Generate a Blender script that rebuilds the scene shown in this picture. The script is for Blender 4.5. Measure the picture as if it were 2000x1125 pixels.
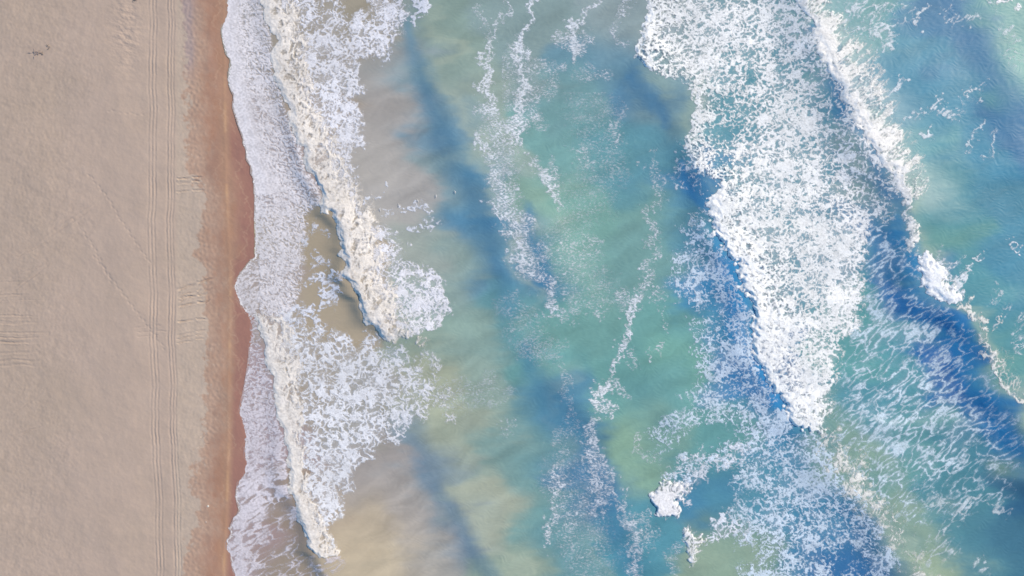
import bpy, math
import numpy as np
from math import radians, sin, cos

F = np.float32
rng = np.random.default_rng(7)
sc = bpy.context.scene
for o in list(bpy.data.objects):
    bpy.data.objects.remove(o)

# ------------------------------------------------------------------ camera, sky, sun
M = 0.05                                   # metres per traced unit (2000 x 1125 units = 100 x 56 m)
CAM_H = 75.0
cam = bpy.data.objects.new('camera', bpy.data.cameras.new('camera'))
sc.collection.objects.link(cam)
cam.location = (0, 0, CAM_H)
cam.data.sensor_width = 36.0
cam.data.lens = 36.0 * CAM_H / 100.0
cam.data.clip_end = 6000
sc.camera = cam

SUN_EL, SUN_AZ = 34.0, 28.0                # azimuth counted from +X towards +Y
w = bpy.data.worlds.new('World'); sc.world = w; w.use_nodes = True
nt = w.node_tree
bg = nt.nodes['Background']
sky = nt.nodes.new('ShaderNodeTexSky'); sky.sky_type = 'NISHITA'; sky.sun_disc = False
sky.sun_elevation = radians(SUN_EL); sky.sun_rotation = radians(90 - SUN_AZ)
sky.ozone_density = 0.9; sky.air_density = 1.0; sky.dust_density = 0.3
hs = nt.nodes.new('ShaderNodeHueSaturation'); hs.inputs['Saturation'].default_value = 1.35
nt.links.new(sky.outputs[0], hs.inputs['Color'])
nt.links.new(hs.outputs[0], bg.inputs['Color'])
bg.inputs['Strength'].default_value = 0.14

sl = bpy.data.lights.new('sun', 'SUN'); sl.energy = 4.2; sl.angle = radians(1.5); sl.color = (1.0, 0.83, 0.60)
sun = bpy.data.objects.new('sun', sl); sc.collection.objects.link(sun)
sd = (cos(radians(SUN_EL)) * cos(radians(SUN_AZ)), cos(radians(SUN_EL)) * sin(radians(SUN_AZ)), sin(radians(SUN_EL)))
from mathutils import Vector
sun.rotation_euler = Vector(sd).to_track_quat('Z', 'Y').to_euler()
sc.view_settings.view_transform = 'Standard'
sc.view_settings.look = 'None'
sc.view_settings.exposure = 0.32
sc.view_settings.gamma = 1.0

# ------------------------------------------------------------------ noise tiles
T = 1024
_fy = np.fft.fftfreq(T)[:, None] * T
_fx = np.fft.rfftfreq(T)[None, :] * T
_fr = np.sqrt(_fx * _fx + _fy * _fy); _fr[0, 0] = 1e-3


def spec_tile(spec, seed):
    r = np.random.default_rng(seed)
    n = np.fft.irfft2(np.fft.rfft2(r.standard_normal((T, T))) * spec(_fr), s=(T, T))
    n -= n.mean(); n /= n.std()
    return n.astype(F)


def band(k, wd=0.35): return lambda f: np.exp(-(np.log(f / k) / wd) ** 2)
def fbm(k, b=1.6): return lambda f: np.where(f < k * 0.5, 0, (f / k) ** (-b)) * (f < 300)


BAND = [spec_tile(band(32), s) for s in (1, 2, 3)]          # feature about T/32
FBM = [spec_tile(fbm(8, 1.75), s) for s in (11, 12, 13, 14)]   # largest feature about T/8
FBMS = [spec_tile(fbm(8, 2.6), s) for s in (31, 32, 33, 34)]   # smoother, for bending things


def worley_tile(n=64, seed=5):
    r = np.random.default_rng(seed)
    px = r.random((n, n)).astype(F); py = r.random((n, n)).astype(F)
    g = (np.arange(T, dtype=F) + 0.5) * n / T
    gx, gy = np.meshgrid(g, g)
    ix, iy = gx.astype(int), gy.astype(int)
    f1 = np.full((T, T), 9, F); f2 = f1.copy()
    for dy in (-1, 0, 1):
        for dx in (-1, 0, 1):
            cx = (ix + dx) % n; cy = (iy + dy) % n
            d = np.hypot(ix + dx + px[cy, cx] - gx, iy + dy + py[cy, cx] - gy).astype(F)
            f2 = np.minimum(f2, np.maximum(f1, d)); f1 = np.minimum(f1, d)
    return f1, f2 - f1


W1, WE = worley_tile()


def samp(t, x, y, s):
    """bilinear wrap sample, the tile covers s units"""
    k = T / s
    u = x * F(k); v = y * F(k)
    iu = np.floor(u); iv = np.floor(v)
    fu = (u - iu).astype(F); fv = (v - iv).astype(F)
    a = iu.astype(np.int32) & (T - 1); b = iv.astype(np.int32) & (T - 1)
    a1 = (a + 1) & (T - 1); b1 = (b + 1) & (T - 1)
    return (t[b, a] * (1 - fu) + t[b, a1] * fu) * (1 - fv) + (t[b1, a] * (1 - fu) + t[b1, a1] * fu) * fv


def band_s(i, x, y, feat): return samp(BAND[i % 3], x + 517 * i, y + 311 * i, 32 * feat)
def fs(i, x, y, feat): return samp(FBMS[i % 4], x + 733 * i, y + 197 * i, 8 * feat)
def fbm_s(i, x, y, feat): return samp(FBM[i % 4], x + 733 * i, y + 197 * i, 8 * feat)


def ss(a, b, x):
    t = np.clip((x - a) / (b - a), 0, 1)
    return t * t * (3 - 2 * t)


def lin(c):
    c = np.asarray(c, float) / 255
    return np.where(c < .04045, c / 12.92, ((c + .055) / 1.055) ** 2.4)


def line(pts):
    """x as a smooth function of y"""
    p = np.array(sorted((b, a) for a, b in pts), float)
    yy = np.arange(-400, 1500, 2.0)
    xx = np.interp(yy, p[:, 0], p[:, 1])
    # straight extrapolation at both ends
    s0 = (p[min(3, len(p) - 1), 1] - p[0, 1]) / max(1, p[min(3, len(p) - 1), 0] - p[0, 0]); s1 = (p[-1, 1] - p[-3, 1]) / max(1, p[-1, 0] - p[-3, 0])
    xx = np.where(yy < p[0, 0], p[0, 1] + np.clip(s0, -.6, .6) * (yy - p[0, 0]), xx)
    xx = np.where(yy > p[-1, 0], p[-1, 1] + np.clip(s1, -.6, .6) * (yy - p[-1, 0]), xx)
    k = np.array([1, 2, 3, 2, 1], float); k /= k.sum()
    xx = np.convolve(np.pad(xx, 2, 'edge'), k, 'valid')
    return lambda y: np.interp(y, yy, xx).astype(F)


def prof(pts):
    p = np.array(sorted(pts), float)
    return lambda y: np.interp(y, p[:, 0], p[:, 1]).astype(F)


def sdf(poly, x, y):
    """signed distance, positive inside"""
    d = np.full(x.shape, 1e9, F); ins = np.zeros(x.shape, bool)
    n = len(poly)
    for i in range(n):
        ax, ay = poly[i]; bx, by = poly[(i + 1) % n]
        ex, ey = bx - ax, by - ay
        t = np.clip(((x - ax) * ex + (y - ay) * ey) / (ex * ex + ey * ey + 1e-6), 0, 1)
        d = np.minimum(d, (x - ax - t * ex) ** 2 + (y - ay - t * ey) ** 2)
        if ay != by:
            c = ((ay > y) != (by > y)) & (x < ex * (y - ay) / (by - ay) + ax)
            ins ^= c
    d = np.sqrt(d)
    return np.where(ins, d, -d).astype(F)


def stroke(x, y, pts, v=1.0, hard=0.35):
    """pts: (x, y, radius); 0..v with soft shoulders"""
    out = np.zeros(x.shape, F)
    for (ax, ay, ar), (bx, by, br) in zip(pts[:-1], pts[1:]):
        ex, ey = bx - ax, by - ay
        t = np.clip(((x - ax) * ex + (y - ay) * ey) / (ex * ex + ey * ey + 1e-6), 0, 1)
        d = np.hypot(x - ax - t * ex, y - ay - t * ey) / (ar + (br - ar) * t)
        out = np.maximum(out, 1 - ss(hard, 1.25, d))
    return (out * v).astype(F)


def blob(x, y, cx, cy, rx, ry, ang=0, v=1.0):
    a = radians(ang); dx, dy = x - cx, y - cy
    u = (dx * cos(a) + dy * sin(a)) / rx; q = (-dx * sin(a) + dy * cos(a)) / ry
    return (v * np.exp(-(u * u + q * q))).astype(F)


# ------------------------------------------------------------------ traced lines (units of the survey above)
L0 = line([(443, 0), (443, 30), (434, 48), (432, 60), (437, 84), (442, 106), (451, 116), (449, 130), (446, 146), (449, 170),
           (457, 186), (455, 210), (460, 225), (466, 245), (475, 269), (476, 283), (482, 290), (482, 312), (491, 325), (490, 339),
           (495, 345), (497, 369), (498, 405), (498, 450), (500, 474), (497, 492), (501, 502), (488, 510), (472, 532), (460, 548),
           (457, 566), (460, 578), (468, 590), (474, 602), (480, 612), (486, 616), (482, 642), (486, 656), (487, 675), (486, 701),
           (483, 723), (477, 759), (471, 785), (468, 800), (468, 813), (476, 829), (474, 845), (478, 852), (477, 867), (478, 891),
           (480, 904), (477, 926), (466, 938), (462, 956), (462, 976), (467, 994), (465, 1004), (457, 1012), (450, 1028),
           (452, 1042), (442, 1058), (442, 1076), (450, 1082), (453, 1102), (458, 1125), (452, 1180), (460, 1240)])
F1 = line([(505, -60), (512, 0), (518, 30), (524, 50), (530, 68), (534, 94), (531, 128), (538, 156), (547, 174), (553, 200),
           (560, 220), (566, 241), (576, 263), (586, 285), (594, 309), (602, 337), (611, 350), (622, 365), (630, 395),
           (636, 417), (648, 425), (655, 433), (662, 441), (661, 460), (662, 480), (670, 494), (672, 514), (667, 535), (670, 543), (682, 550),
           (686, 570), (704, 582), (706, 604), (716, 628), (736, 644), (766, 662)])
FC = line([(504, 500), (505, 560), (500, 600), (500, 614), (508, 650), (512, 675), (518, 695), (524, 719), (532, 741), (538, 765),
           (540, 795), (544, 819), (552, 841), (558, 867), (562, 887), (561, 900), (564, 940), (567, 962), (575, 966), (578, 985),
           (584, 1000), (588, 1020), (597, 1040), (603, 1060), (608, 1074), (625, 1083)])
W2 = line([(835, 0), (842, 50), (850, 100), (858, 150), (872, 200), (892, 250), (915, 300), (938, 350), (958, 400), (974, 450),
           (990, 500), (1002, 550), (1015, 600), (1030, 650)])
W3 = line([(835, 800), (850, 870), (870, 920), (892, 960), (912, 1000), (935, 1040), (965, 1080), (990, 1125), (1020, 1200)])
W4 = line([(1050, 640), (1075, 700), (1095, 740), (1125, 780), (1165, 820), (1190, 870), (1200, 930), (1215, 980), (1240, 1040), (1270, 1100), (1290, 1160)])
W5 = line([(1225, 60), (1245, 110), (1268, 150), (1300, 190), (1325, 240), (1345, 290), (1375, 345), (1392, 390)])
W6 = line([(1010, 240), (1025, 300), (1040, 380), (1055, 450), (1070, 500), (1085, 560), (1095, 620)])
W7 = line([(1235, 640), (1270, 690), (1290, 760), (1320, 830), (1290, 900), (1300, 960), (1320, 1020), (1350, 1080), (1380, 1125)])
G0 = line([(1270, -60), (1264, 20), (1248, 54), (1242, 75), (1239, 96), (1241, 108), (1248, 118), (1264, 132), (1276, 140), (1320, 160),
           (1350, 182), (1360, 210), (1350, 235), (1338, 265), (1335, 300), (1350, 318), (1368, 336), (1390, 345), (1392, 373),
           (1386, 399), (1381, 427), (1386, 450), (1400, 470), (1416, 494), (1434, 518), (1438, 540), (1438, 566), (1454, 586),
           (1464, 610), (1465, 630), (1462, 650), (1464, 675), (1468, 695), (1484, 725), (1500, 745), (1514, 769), (1522, 789),
           (1535, 811), (1552, 833), (1580, 843), (1600, 847)])
K0 = line([(1530, -100), (1566, 0), (1580, 30), (1592, 60), (1600, 95), (1612, 130), (1632, 160), (1655, 195), (1675, 235), (1688, 265), (1706, 295),
           (1728, 325), (1750, 352), (1762, 385), (1768, 430), (1775, 480), (1785, 530), (1808, 575), (1840, 600), (1872, 622),
           (1900, 650), (1915, 690), (1930, 725), (1955, 760), (1980, 785), (2015, 850), (2050, 930)])
N0 = line([(1600, 840), (1618, 870), (1636, 905), (1660, 945), (1685, 980), (1710, 1015), (1738, 1055), (1765, 1090), (1800, 1125), (1850, 1190)])
J0 = line([(1880, -80), (1905, 0), (1925, 60), (1950, 120), (1975, 180), (2000, 260), (2030, 340)])

# ------------------------------------------------------------------ the fine survey grid
GX0, GX1, GY0, GY1, ST = -260.0, 2260.0, -260.0, 1385.0, 1.25
gx = np.arange(GX0, GX1 + .1, ST, dtype=F); gy = np.arange(GY0, GY1 + .1, ST, dtype=F)
NX, NY = len(gx), len(gy)
PX, PY = np.meshgrid(gx, gy)

# ------------------------------------------------------------------ height of the sea
CX, CY = [a.astype(F) for a in np.meshgrid(np.arange(GX0, GX1 + 6, 5), np.arange(GY0, GY1 + 6, 5))]


def up(c, x=None, y=None):
    """bilinear read of a coarse 5 unit field"""
    x = PX if x is None else x; y = PY if y is None else y
    u = np.clip((x - GX0) / 5, 0, c.shape[1] - 1.001); v = np.clip((y - GY0) / 5, 0, c.shape[0] - 1.001)
    iu = u.astype(np.int32); iv = v.astype(np.int32); fu = u - iu; fv = v - iv
    if c.ndim == 3: fu = fu[..., None]; fv = fv[..., None]
    return ((c[iv, iu] * (1 - fu) + c[iv, iu + 1] * fu) * (1 - fv) + (c[iv + 1, iu] * (1 - fu) + c[iv + 1, iu + 1] * fu) * fv).astype(F)


def ridge(x, y, ln, H, wl, wr):
    f = ln(y); sl_ = (ln(y + 20) - ln(y - 20)) / 40
    d = (x - f) / np.sqrt(1 + sl_ * sl_)
    h = H(y)
    WL = wl(y) if callable(wl) else wl
    return h * np.where(d < 0, np.exp(-(d / WL) ** 2), np.exp(-(d / wr) ** 2))


HS = 0.52


def sea_height(x, y):
    wx = x + 6 * fs(0, x, y, 130); wy = y + 6 * fs(1, x, y, 130)
    h = ridge(wx, wy, W2, prof([(-160, .5), (60, .6), (150, .85), (450, 1.1), (520, 1.0), (600, .5), (700, 0)]), 46, 130)
    h += ridge(wx, wy, W3, prof([(780, 0), (860, .45), (950, .6), (1040, .8), (1285, .8)]), 40, 130)
    h += ridge(wx, wy, W4, prof([(620, 0), (700, .35), (780, .7), (850, .6), (950, .75), (1080, .6), (1200, .4)]), 45, 60)
    h += ridge(wx, wy, W5, prof([(40, 0), (130, .4), (190, .6), (250, .4), (330, .75), (400, .5), (440, 0)]), 34, 55)
    h += ridge(wx, wy, W6, prof([(260, 0), (340, .25), (450, .5), (560, .4), (640, 0)]), 38, 60)
    h += ridge(wx, wy, W7, prof([(620, 0), (700, .3), (820, .5), (880, .3), (980, .35), (1125, .45)]), 40, 60)
    h += ridge(wx, wy, G0, prof([(60, .2), (200, .2), (360, .5), (450, 1.0), (700, 1.1), (820, .8), (870, 0)]), 42, 170)
    h += ridge(wx, wy, K0, prof([(-160, 1.2), (100, 1.7), (350, 1.9), (450, 1.95), (600, 2.0), (800, 1.9), (1000, 1.5)]), 50, 300)
    h += ridge(wx, wy, N0, prof([(820, 0), (880, .7), (1000, 1.2), (1285, 1.5)]), 52, 120)
    h += ridge(wx, wy, J0, prof([(-160, .4), (150, .5), (340, .3)]), 80, 90)
    h += ridge(wx, wy, F1, prof([(-160, .25), (200, .35), (400, .7), (600, .95), (655, .7), (700, 0)]), 20, 100)
    h += ridge(wx, wy, FC, prof([(600, 0), (700, .15), (900, .35), (1000, .7), (1075, .95), (1125, .9), (1285, .8)]), 22, 100)
    near = ss(440, 900, x)
    h += (0.015 + 0.028 * near) * fs(2, x, y * .8, 130)
    h += (0.0015 + 0.0022 * near) * band_s(0, x * .8 + 8 * fs(3, x, y, 60), y * 1.3, 26)
    return (h * HS).astype(F) * ss(0, 60, x - L0(y))


Hc = up(sea_height(CX, CY))
rip = (0.0008 + 0.0014 * ss(600, 1000, PX)) * band_s(1, PX * .6, PY * 1.5 + 5 * band_s(2, PX, PY, 40), 9)
Hw = Hc + rip + 0.004 + .016 * ss(0, 40, PX - L0(PY))


def mesh_grid(name, mask_v, z, attrs, mat, y0=0, x0=0, normals=False, smooth=True, whole=False):
    """mask_v: bool per vertex of a window of the grid; keeps the faces touching the mask"""
    ny, nx = mask_v.shape
    m = mask_v
    fm = (m[:-1, :-1] & m[1:, :-1] & m[:-1, 1:] & m[1:, 1:]) if whole else (m[:-1, :-1] | m[1:, :-1] | m[:-1, 1:] | m[1:, 1:])
    vm = np.zeros((ny, nx), bool)
    vm[:-1, :-1] |= fm; vm[1:, :-1] |= fm; vm[:-1, 1:] |= fm; vm[1:, 1:] |= fm
    idx = np.cumsum(vm.ravel()).reshape(ny, nx).astype(np.int32) - 1
    fy, fx = np.nonzero(fm)
    # top row has the larger Y, so this order is counter-clockwise seen from above
    quads = np.stack([idx[fy, fx], idx[fy + 1, fx], idx[fy + 1, fx + 1], idx[fy, fx + 1]], 1).astype(np.int32)
    xs = (PX[y0:y0 + ny, x0:x0 + nx][vm] - 1000) * M; ys = (562.5 - PY[y0:y0 + ny, x0:x0 + nx][vm]) * M
    co = np.stack([xs, ys, z[vm]], 1).astype(F)
    me = bpy.data.meshes.new(name)
    me.vertices.add(len(co)); me.vertices.foreach_set('co', co.ravel())
    me.loops.add(quads.size); me.loops.foreach_set('vertex_index', quads.ravel())
    me.polygons.add(len(quads)); me.polygons.foreach_set('loop_start', np.arange(0, quads.size, 4, dtype=np.int32))
    me.update(calc_edges=True)
    if smooth: me.polygons.foreach_set('use_smooth', np.ones(len(quads), bool))
    for k, a in attrs.items():
        if a.ndim == 3:
            at = me.attributes.new(k, 'FLOAT_COLOR', 'POINT')
            c = np.ones((len(co), 4), F); c[:, :3] = a[vm]
            at.data.foreach_set('color', c.ravel())
        else:
            at = me.attributes.new(k, 'FLOAT', 'POINT'); at.data.foreach_set('value', a[vm].astype(F))
    if normals:      # neighbouring meshes share their normals along the seam
        gy_, gx_ = np.gradient(z, ST * M)
        nn = np.stack([-gx_, gy_, np.ones_like(z)], -1)[vm]
        nn /= np.linalg.norm(nn, axis=1, keepdims=True)
        me.normals_split_custom_set_from_vertices(nn.astype(F))
    me.materials.append(mat)
    ob = bpy.data.objects.new(name, me); sc.collection.objects.link(ob)
    return ob


def tag(o, label=None, cat=None, kind=None, group=None):
    if label: o['label'] = label
    if cat: o['category'] = cat
    if kind: o['kind'] = kind
    if group: o['group'] = group
    return o


# ------------------------------------------------------------------ materials
def new_mat(name, rough=.6, ior=1.45, spec=.5):
    m = bpy.data.materials.new(name); m.use_nodes = True
    b = m.node_tree.nodes['Principled BSDF']
    b.inputs['Roughness'].default_value = rough; b.inputs['IOR'].default_value = ior
    b.inputs['Specular IOR Level'].default_value = spec
    return m, m.node_tree, b


def attr(nt_, name):
    a = nt_.nodes.new('ShaderNodeAttribute'); a.attribute_name = name; a.attribute_type = 'GEOMETRY'; return a


def noise(nt_, scale, detail=3, vec=None, rough=.6):
    n = nt_.nodes.new('ShaderNodeTexNoise'); n.inputs['Scale'].default_value = scale
    n.inputs['Detail'].default_value = detail; n.inputs['Roughness'].default_value = rough
    tc = nt_.nodes.new('ShaderNodeTexCoord')
    if vec:
        mp = nt_.nodes.new('ShaderNodeMapping'); mp.inputs['Scale'].default_value = vec
        nt_.links.new(tc.outputs['Object'], mp.inputs[0]); nt_.links.new(mp.outputs[0], n.inputs['Vector'])
    else: nt_.links.new(tc.outputs['Object'], n.inputs['Vector'])
    return n


def scaled_colour(nt_, col_out, noise_out, lo, hi, b):
    mr = nt_.nodes.new('ShaderNodeMapRange'); mr.inputs['From Min'].default_value = .3; mr.inputs['From Max'].default_value = .7
    mr.inputs['To Min'].default_value = lo; mr.inputs['To Max'].default_value = hi
    nt_.links.new(noise_out, mr.inputs['Value'])
    vm = nt_.nodes.new('ShaderNodeVectorMath'); vm.operation = 'SCALE'
    nt_.links.new(col_out, vm.inputs[0]); nt_.links.new(mr.outputs[0], vm.inputs['Scale'])
    nt_.links.new(vm.outputs[0], b.inputs['Base Color'])


def bump(nt_, h, dist, strength, b):
    bp = nt_.nodes.new('ShaderNodeBump'); bp.inputs['Distance'].default_value = dist; bp.inputs['Strength'].default_value = strength
    nt_.links.new(h, bp.inputs['Height']); nt_.links.new(bp.outputs[0], b.inputs['Normal'])


M_sea, t, b = new_mat('sea_water', .45, 1.33, .35)
scaled_colour(t, attr(t, 'col').outputs['Color'], noise(t, 2.2, 4, (.5, 1.4, 1)).outputs['Fac'], .985, 1.015, b)
bump(t, noise(t, 1.7, 3, (.5, 1.5, 1)).outputs['Fac'], .008, .4, b)

M_sand, t, b = new_mat('beach_sand', .9, 1.45, .25)
scaled_colour(t, attr(t, 'col').outputs['Color'], noise(t, 7, 5).outputs['Fac'], .98, 1.02, b)
bump(t, noise(t, 9, 5).outputs['Fac'], .004, .5, b)
rr = attr(t, 'wet'); mr = t.nodes.new('ShaderNodeMapRange'); mr.inputs['To Min'].default_value = .92; mr.inputs['To Max'].default_value = .35
t.links.new(rr.outputs['Fac'], mr.inputs['Value']); t.links.new(mr.outputs[0], b.inputs['Roughness'])

M_foam, t, b = new_mat('sea_foam', .7, 1.33, .3)
scaled_colour(t, attr(t, 'col').outputs['Color'], noise(t, 5, 5).outputs['Fac'], .95, 1.03, b)
n = noise(t, 9, 4, (.8, 1.2, 1)); mr = t.nodes.new('ShaderNodeMapRange')
mr.inputs['From Min'].default_value = .3; mr.inputs['From Max'].default_value = .7
mr.inputs['To Min'].default_value = -.12; mr.inputs['To Max'].default_value = .12
t.links.new(n.outputs['Fac'], mr.inputs['Value'])
# the grain only eats into half-covered foam: a + noise * 4a(1-a)
a = attr(t, 'a')
def mth(op, x, y):
    q = t.nodes.new('ShaderNodeMath'); q.operation = op
    for i, v in enumerate((x, y)):
        if v is None: continue
        if isinstance(v, (int, float)): q.inputs[i].default_value = v
        else: t.links.new(v, q.inputs[i])
    return q.outputs[0]
inv = mth('SUBTRACT', 1.0, a.outputs['Fac']); q = mth('MULTIPLY', a.outputs['Fac'], inv); q = mth('MULTIPLY', q, 4.0)
q = mth('MULTIPLY', q, mr.outputs[0]); q = mth('ADD', q, a.outputs['Fac'])
q2 = t.nodes.new('ShaderNodeMath'); q2.operation = 'MULTIPLY'; q2.use_clamp = True; q2.inputs[1].default_value = 1.0
t.links.new(q, q2.inputs[0]); t.links.new(q2.outputs[0], b.inputs['Alpha'])
bump(t, noise(t, 6, 5).outputs['Fac'], .015, .5, b)

# ------------------------------------------------------------------ colour of the sea: sediment, clear water and painted blue shade of the troughs
CP = """630 470 172 160 138;640 620 176 164 142;560 1090 160 148 132;580 1000 160 145 130;690 15 162 155 138;530 300 168 155 150
530 600 170 158 148;500 700 175 155 155;520 850 170 150 150;500 1050 168 148 145;600 760 165 155 138;700 780 160 158 148;620 200 168 156 140
640 100 162 155 142;740 130 165 165 160;760 220 172 168 162;770 320 175 172 166;800 380 174 172 168;850 460 165 175 166;900 520 148 170 162
880 330 158 172 165;840 200 128 158 168;800 120 150 165 168;930 430 84 138 170;905 370 100 148 170;970 500 95 145 172;870 260 112 150 172;900 330 130 163 168;870 100 138 160 150;900 180 152 168 156;930 300 155 173 160
990 100 138 160 158;1050 60 142 162 158;1150 200 122 160 160;1200 60 152 167 165;1100 300 122 165 160;1200 300 105 155 160;1280 300 98 150 162
1050 400 140 172 156;1150 450 125 168 156;1250 520 122 164 158;1300 420 125 165 155;1000 620 112 160 162;900 650 142 168 158;950 750 148 170 158
850 750 168 175 152;900 850 158 168 150;1050 680 112 162 158;1150 650 120 166 157;1280 650 116 166 158;1330 700 122 172 156;1300 760 112 162 158
1200 720 112 162 155;1100 820 88 138 162;1060 850 115 155 155;1000 900 128 160 155;1150 950 88 135 165;1230 880 142 175 150;1280 860 128 165 152
1050 1000 118 158 155;1100 1080 112 155 158;950 1000 172 177 156;1000 1100 150 167 150;1250 1050 92 150 162;730 950 168 162 156;700 1030 188 175 152
760 1080 192 180 156;800 1000 174 168 160;850 1080 178 172 160;850 900 135 155 165;900 1050 135 155 168;1500 300 98 152 165;1450 200 100 155 165;1500 520 102 148 160
1600 500 98 148 165;1450 420 98 150 165;1650 650 98 158 158;1750 700 92 155 162;1800 850 102 155 155;1700 800 90 150 162;1850 950 84 140 150;1700 950 110 155 148
1750 1050 120 152 140;1900 1050 80 132 145;1980 1050 70 120 140;1900 900 80 138 150;1990 950 55 105 135;1400 900 98 155 155;1380 960 78 135 162;1450 1050 122 155 142;1420 1110 150 170 148
1400 850 110 160 155;1400 550 70 140 180;1400 620 80 145 175;1450 720 70 135 180;1550 850 78 145 175;1600 1000 80 142 172;1500 950 90 150 170;1680 50 115 165 165
1750 130 85 148 170;1850 50 78 132 165;1950 30 112 165 162;1900 100 76 134 162;1980 150 105 165 162;1850 200 82 147 170;1800 300 100 162 167;1900 300 75 145 170
1980 250 55 120 160;1850 400 78 145 155;1950 400 75 138 158;1830 480 105 158 150;1950 480 78 143 165;1900 560 88 153 162;1980 600 78 143 162;1950 700 115 170 156
1990 700 90 150 157;2000 860 145 170 135;1820 1100 160 178 150;1740 1010 152 172 150;1650 900 138 165 148;1700 650 100 160 158;1620 860 132 165 150;1750 450 70 130 170
1790 600 55 120 175;1870 720 45 110 170;1940 830 50 112 165;1760 340 150 175 165;1700 1100 62 118 165;1690 1040 70 125 165;1790 400 130 172 160;1300 200 142 165 158;1265 190 85 135 165
1360 370 70 130 170;1340 430 90 145 165;1240 500 124 164 158;1190 120 110 150 165;990 470 150 172 160;1100 520 128 168 155;1060 520 80 135 168"""
cp = np.array([[float(v) for v in s.split()] for r in CP.split('\n') for s in r.split(';')])
def sea_colour(x, y):
    acc = np.zeros(x.shape + (3,)); ws = np.zeros(x.shape)
    for px_, py_, r_, g_, b_ in cp:
        d2 = (x - px_) ** 2 + (y - py_) ** 2
        wt = np.exp(-d2 / (2 * 34 ** 2)) + 1e-3 / (1 + (d2 / 3000) ** 2)
        acc += wt[..., None] * lin((r_, g_, b_)); ws += wt
    return (acc / ws[..., None]).astype(F)
wxx = PX + 18 * fs(0, PX * .7, PY * 1.2, 80) + 4 * fs(2, PX * .6, PY * 2, 22)
wyy = PY + 16 * fs(3, PX * .7, PY, 80)
sea_c = up(sea_colour(CX, CY), wxx, wyy)
# cloudy silt drawn out along the flow (towards the upper right)
ca, sa = cos(radians(-28)), sin(radians(-28))
U = PX * ca + PY * sa; V = -PX * sa + PY * ca
silt = (.6 * fs(1, U * .3 + 6 * fs(0, PX, PY, 60), V, 40) + .5 * fbm_s(2, U * .22, V + 5 * fs(2, PX, PY, 50), 26)) * ss(560, 800, PX)
silt *= 1 + .9 * (blob(PX, PY, 760, 1010, 150, 110) + .6 * blob(PX, PY, 900, 760, 120, 120) + .5 * blob(PX, PY, 780, 290, 80, 110))
sea_c *= (1 + np.clip(.045 * silt, -.14, .14) * (1.2 - .5 * ss(1300, 1500, PX)))[..., None]
# milky aerated water behind the crests
def milk(x, y, ln, Hp, off, wd):
    d = (x - ln(y)) - off
    return Hp(y) * np.exp(-(d / wd) ** 2)
mk = milk(wxx, wyy, W2, prof([(0, 0), (80, .5), (300, .6), (430, .8), (520, .7), (600, .2)]), 16, 16)
mk = np.maximum(mk, milk(wxx, wyy, W3, prof([(880, 0), (950, .5), (1100, .7)]), 18, 18))
mk2 = milk(wxx, wyy, N0, prof([(850, 0), (930, .5), (1100, .8)]), 6, 18)
mk2 = np.maximum(mk2, milk(wxx, wyy, K0, prof([(350, 0), (400, .8), (560, .7), (720, .7), (850, .9)]), 12, 20))
mk2 = np.maximum(mk2, milk(wxx, wyy, W5, prof([(120, 0), (180, .35), (250, .3), (300, 0), (370, .3), (430, 0)]), 14, 16))
mk3 = milk(wxx, wyy, K0, prof([(-160, .8), (20, .55), (130, .9), (200, .8), (330, 1.0), (380, .7), (430, 0)]), 40, 62)
for q_, c_ in ((mk, (188, 196, 172)), (mk2, (182, 198, 170)), (mk3, (190, 212, 208))):
    sea_c = sea_c + (lin(c_).astype(F) - sea_c) * (np.clip(q_, 0, 1) * .6)[..., None]
cx_, cy_ = PX + 5 * fbm_s(1, PX, PY, 90), PY + 5 * fbm_s(2, PX, PY, 90)  # blue shade of wave faces painted into the sea colour, with clearer patches
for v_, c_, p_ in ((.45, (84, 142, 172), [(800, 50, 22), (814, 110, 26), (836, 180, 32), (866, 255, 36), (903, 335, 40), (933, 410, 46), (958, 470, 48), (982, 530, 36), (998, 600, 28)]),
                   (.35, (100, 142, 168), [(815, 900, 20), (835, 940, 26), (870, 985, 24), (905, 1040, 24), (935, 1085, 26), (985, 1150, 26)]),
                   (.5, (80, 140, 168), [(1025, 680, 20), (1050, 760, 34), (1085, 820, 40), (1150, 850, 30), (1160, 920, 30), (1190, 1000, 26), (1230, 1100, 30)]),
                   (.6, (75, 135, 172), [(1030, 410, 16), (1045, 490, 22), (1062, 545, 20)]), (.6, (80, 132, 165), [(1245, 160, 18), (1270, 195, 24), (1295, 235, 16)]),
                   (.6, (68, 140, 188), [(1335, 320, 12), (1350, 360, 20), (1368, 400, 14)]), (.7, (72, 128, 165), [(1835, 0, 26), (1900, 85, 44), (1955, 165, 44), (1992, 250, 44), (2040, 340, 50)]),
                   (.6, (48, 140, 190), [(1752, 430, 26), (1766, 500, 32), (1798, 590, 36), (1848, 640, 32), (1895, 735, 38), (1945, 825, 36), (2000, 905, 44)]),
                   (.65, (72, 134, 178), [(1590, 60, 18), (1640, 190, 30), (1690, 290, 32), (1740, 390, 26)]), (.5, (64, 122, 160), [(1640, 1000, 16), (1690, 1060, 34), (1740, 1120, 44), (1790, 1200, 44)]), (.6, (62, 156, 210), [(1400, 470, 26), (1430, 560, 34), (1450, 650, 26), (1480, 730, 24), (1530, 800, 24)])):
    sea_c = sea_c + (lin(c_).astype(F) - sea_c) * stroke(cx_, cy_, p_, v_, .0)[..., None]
ALB = 0.86
cy_ = ss(760, 1100, PX)[..., None]
sea_col = np.clip(sea_c * ALB * (1 + cy_ * np.array([-.06, -.01, .03], F)), 0.005, .9)

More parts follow.
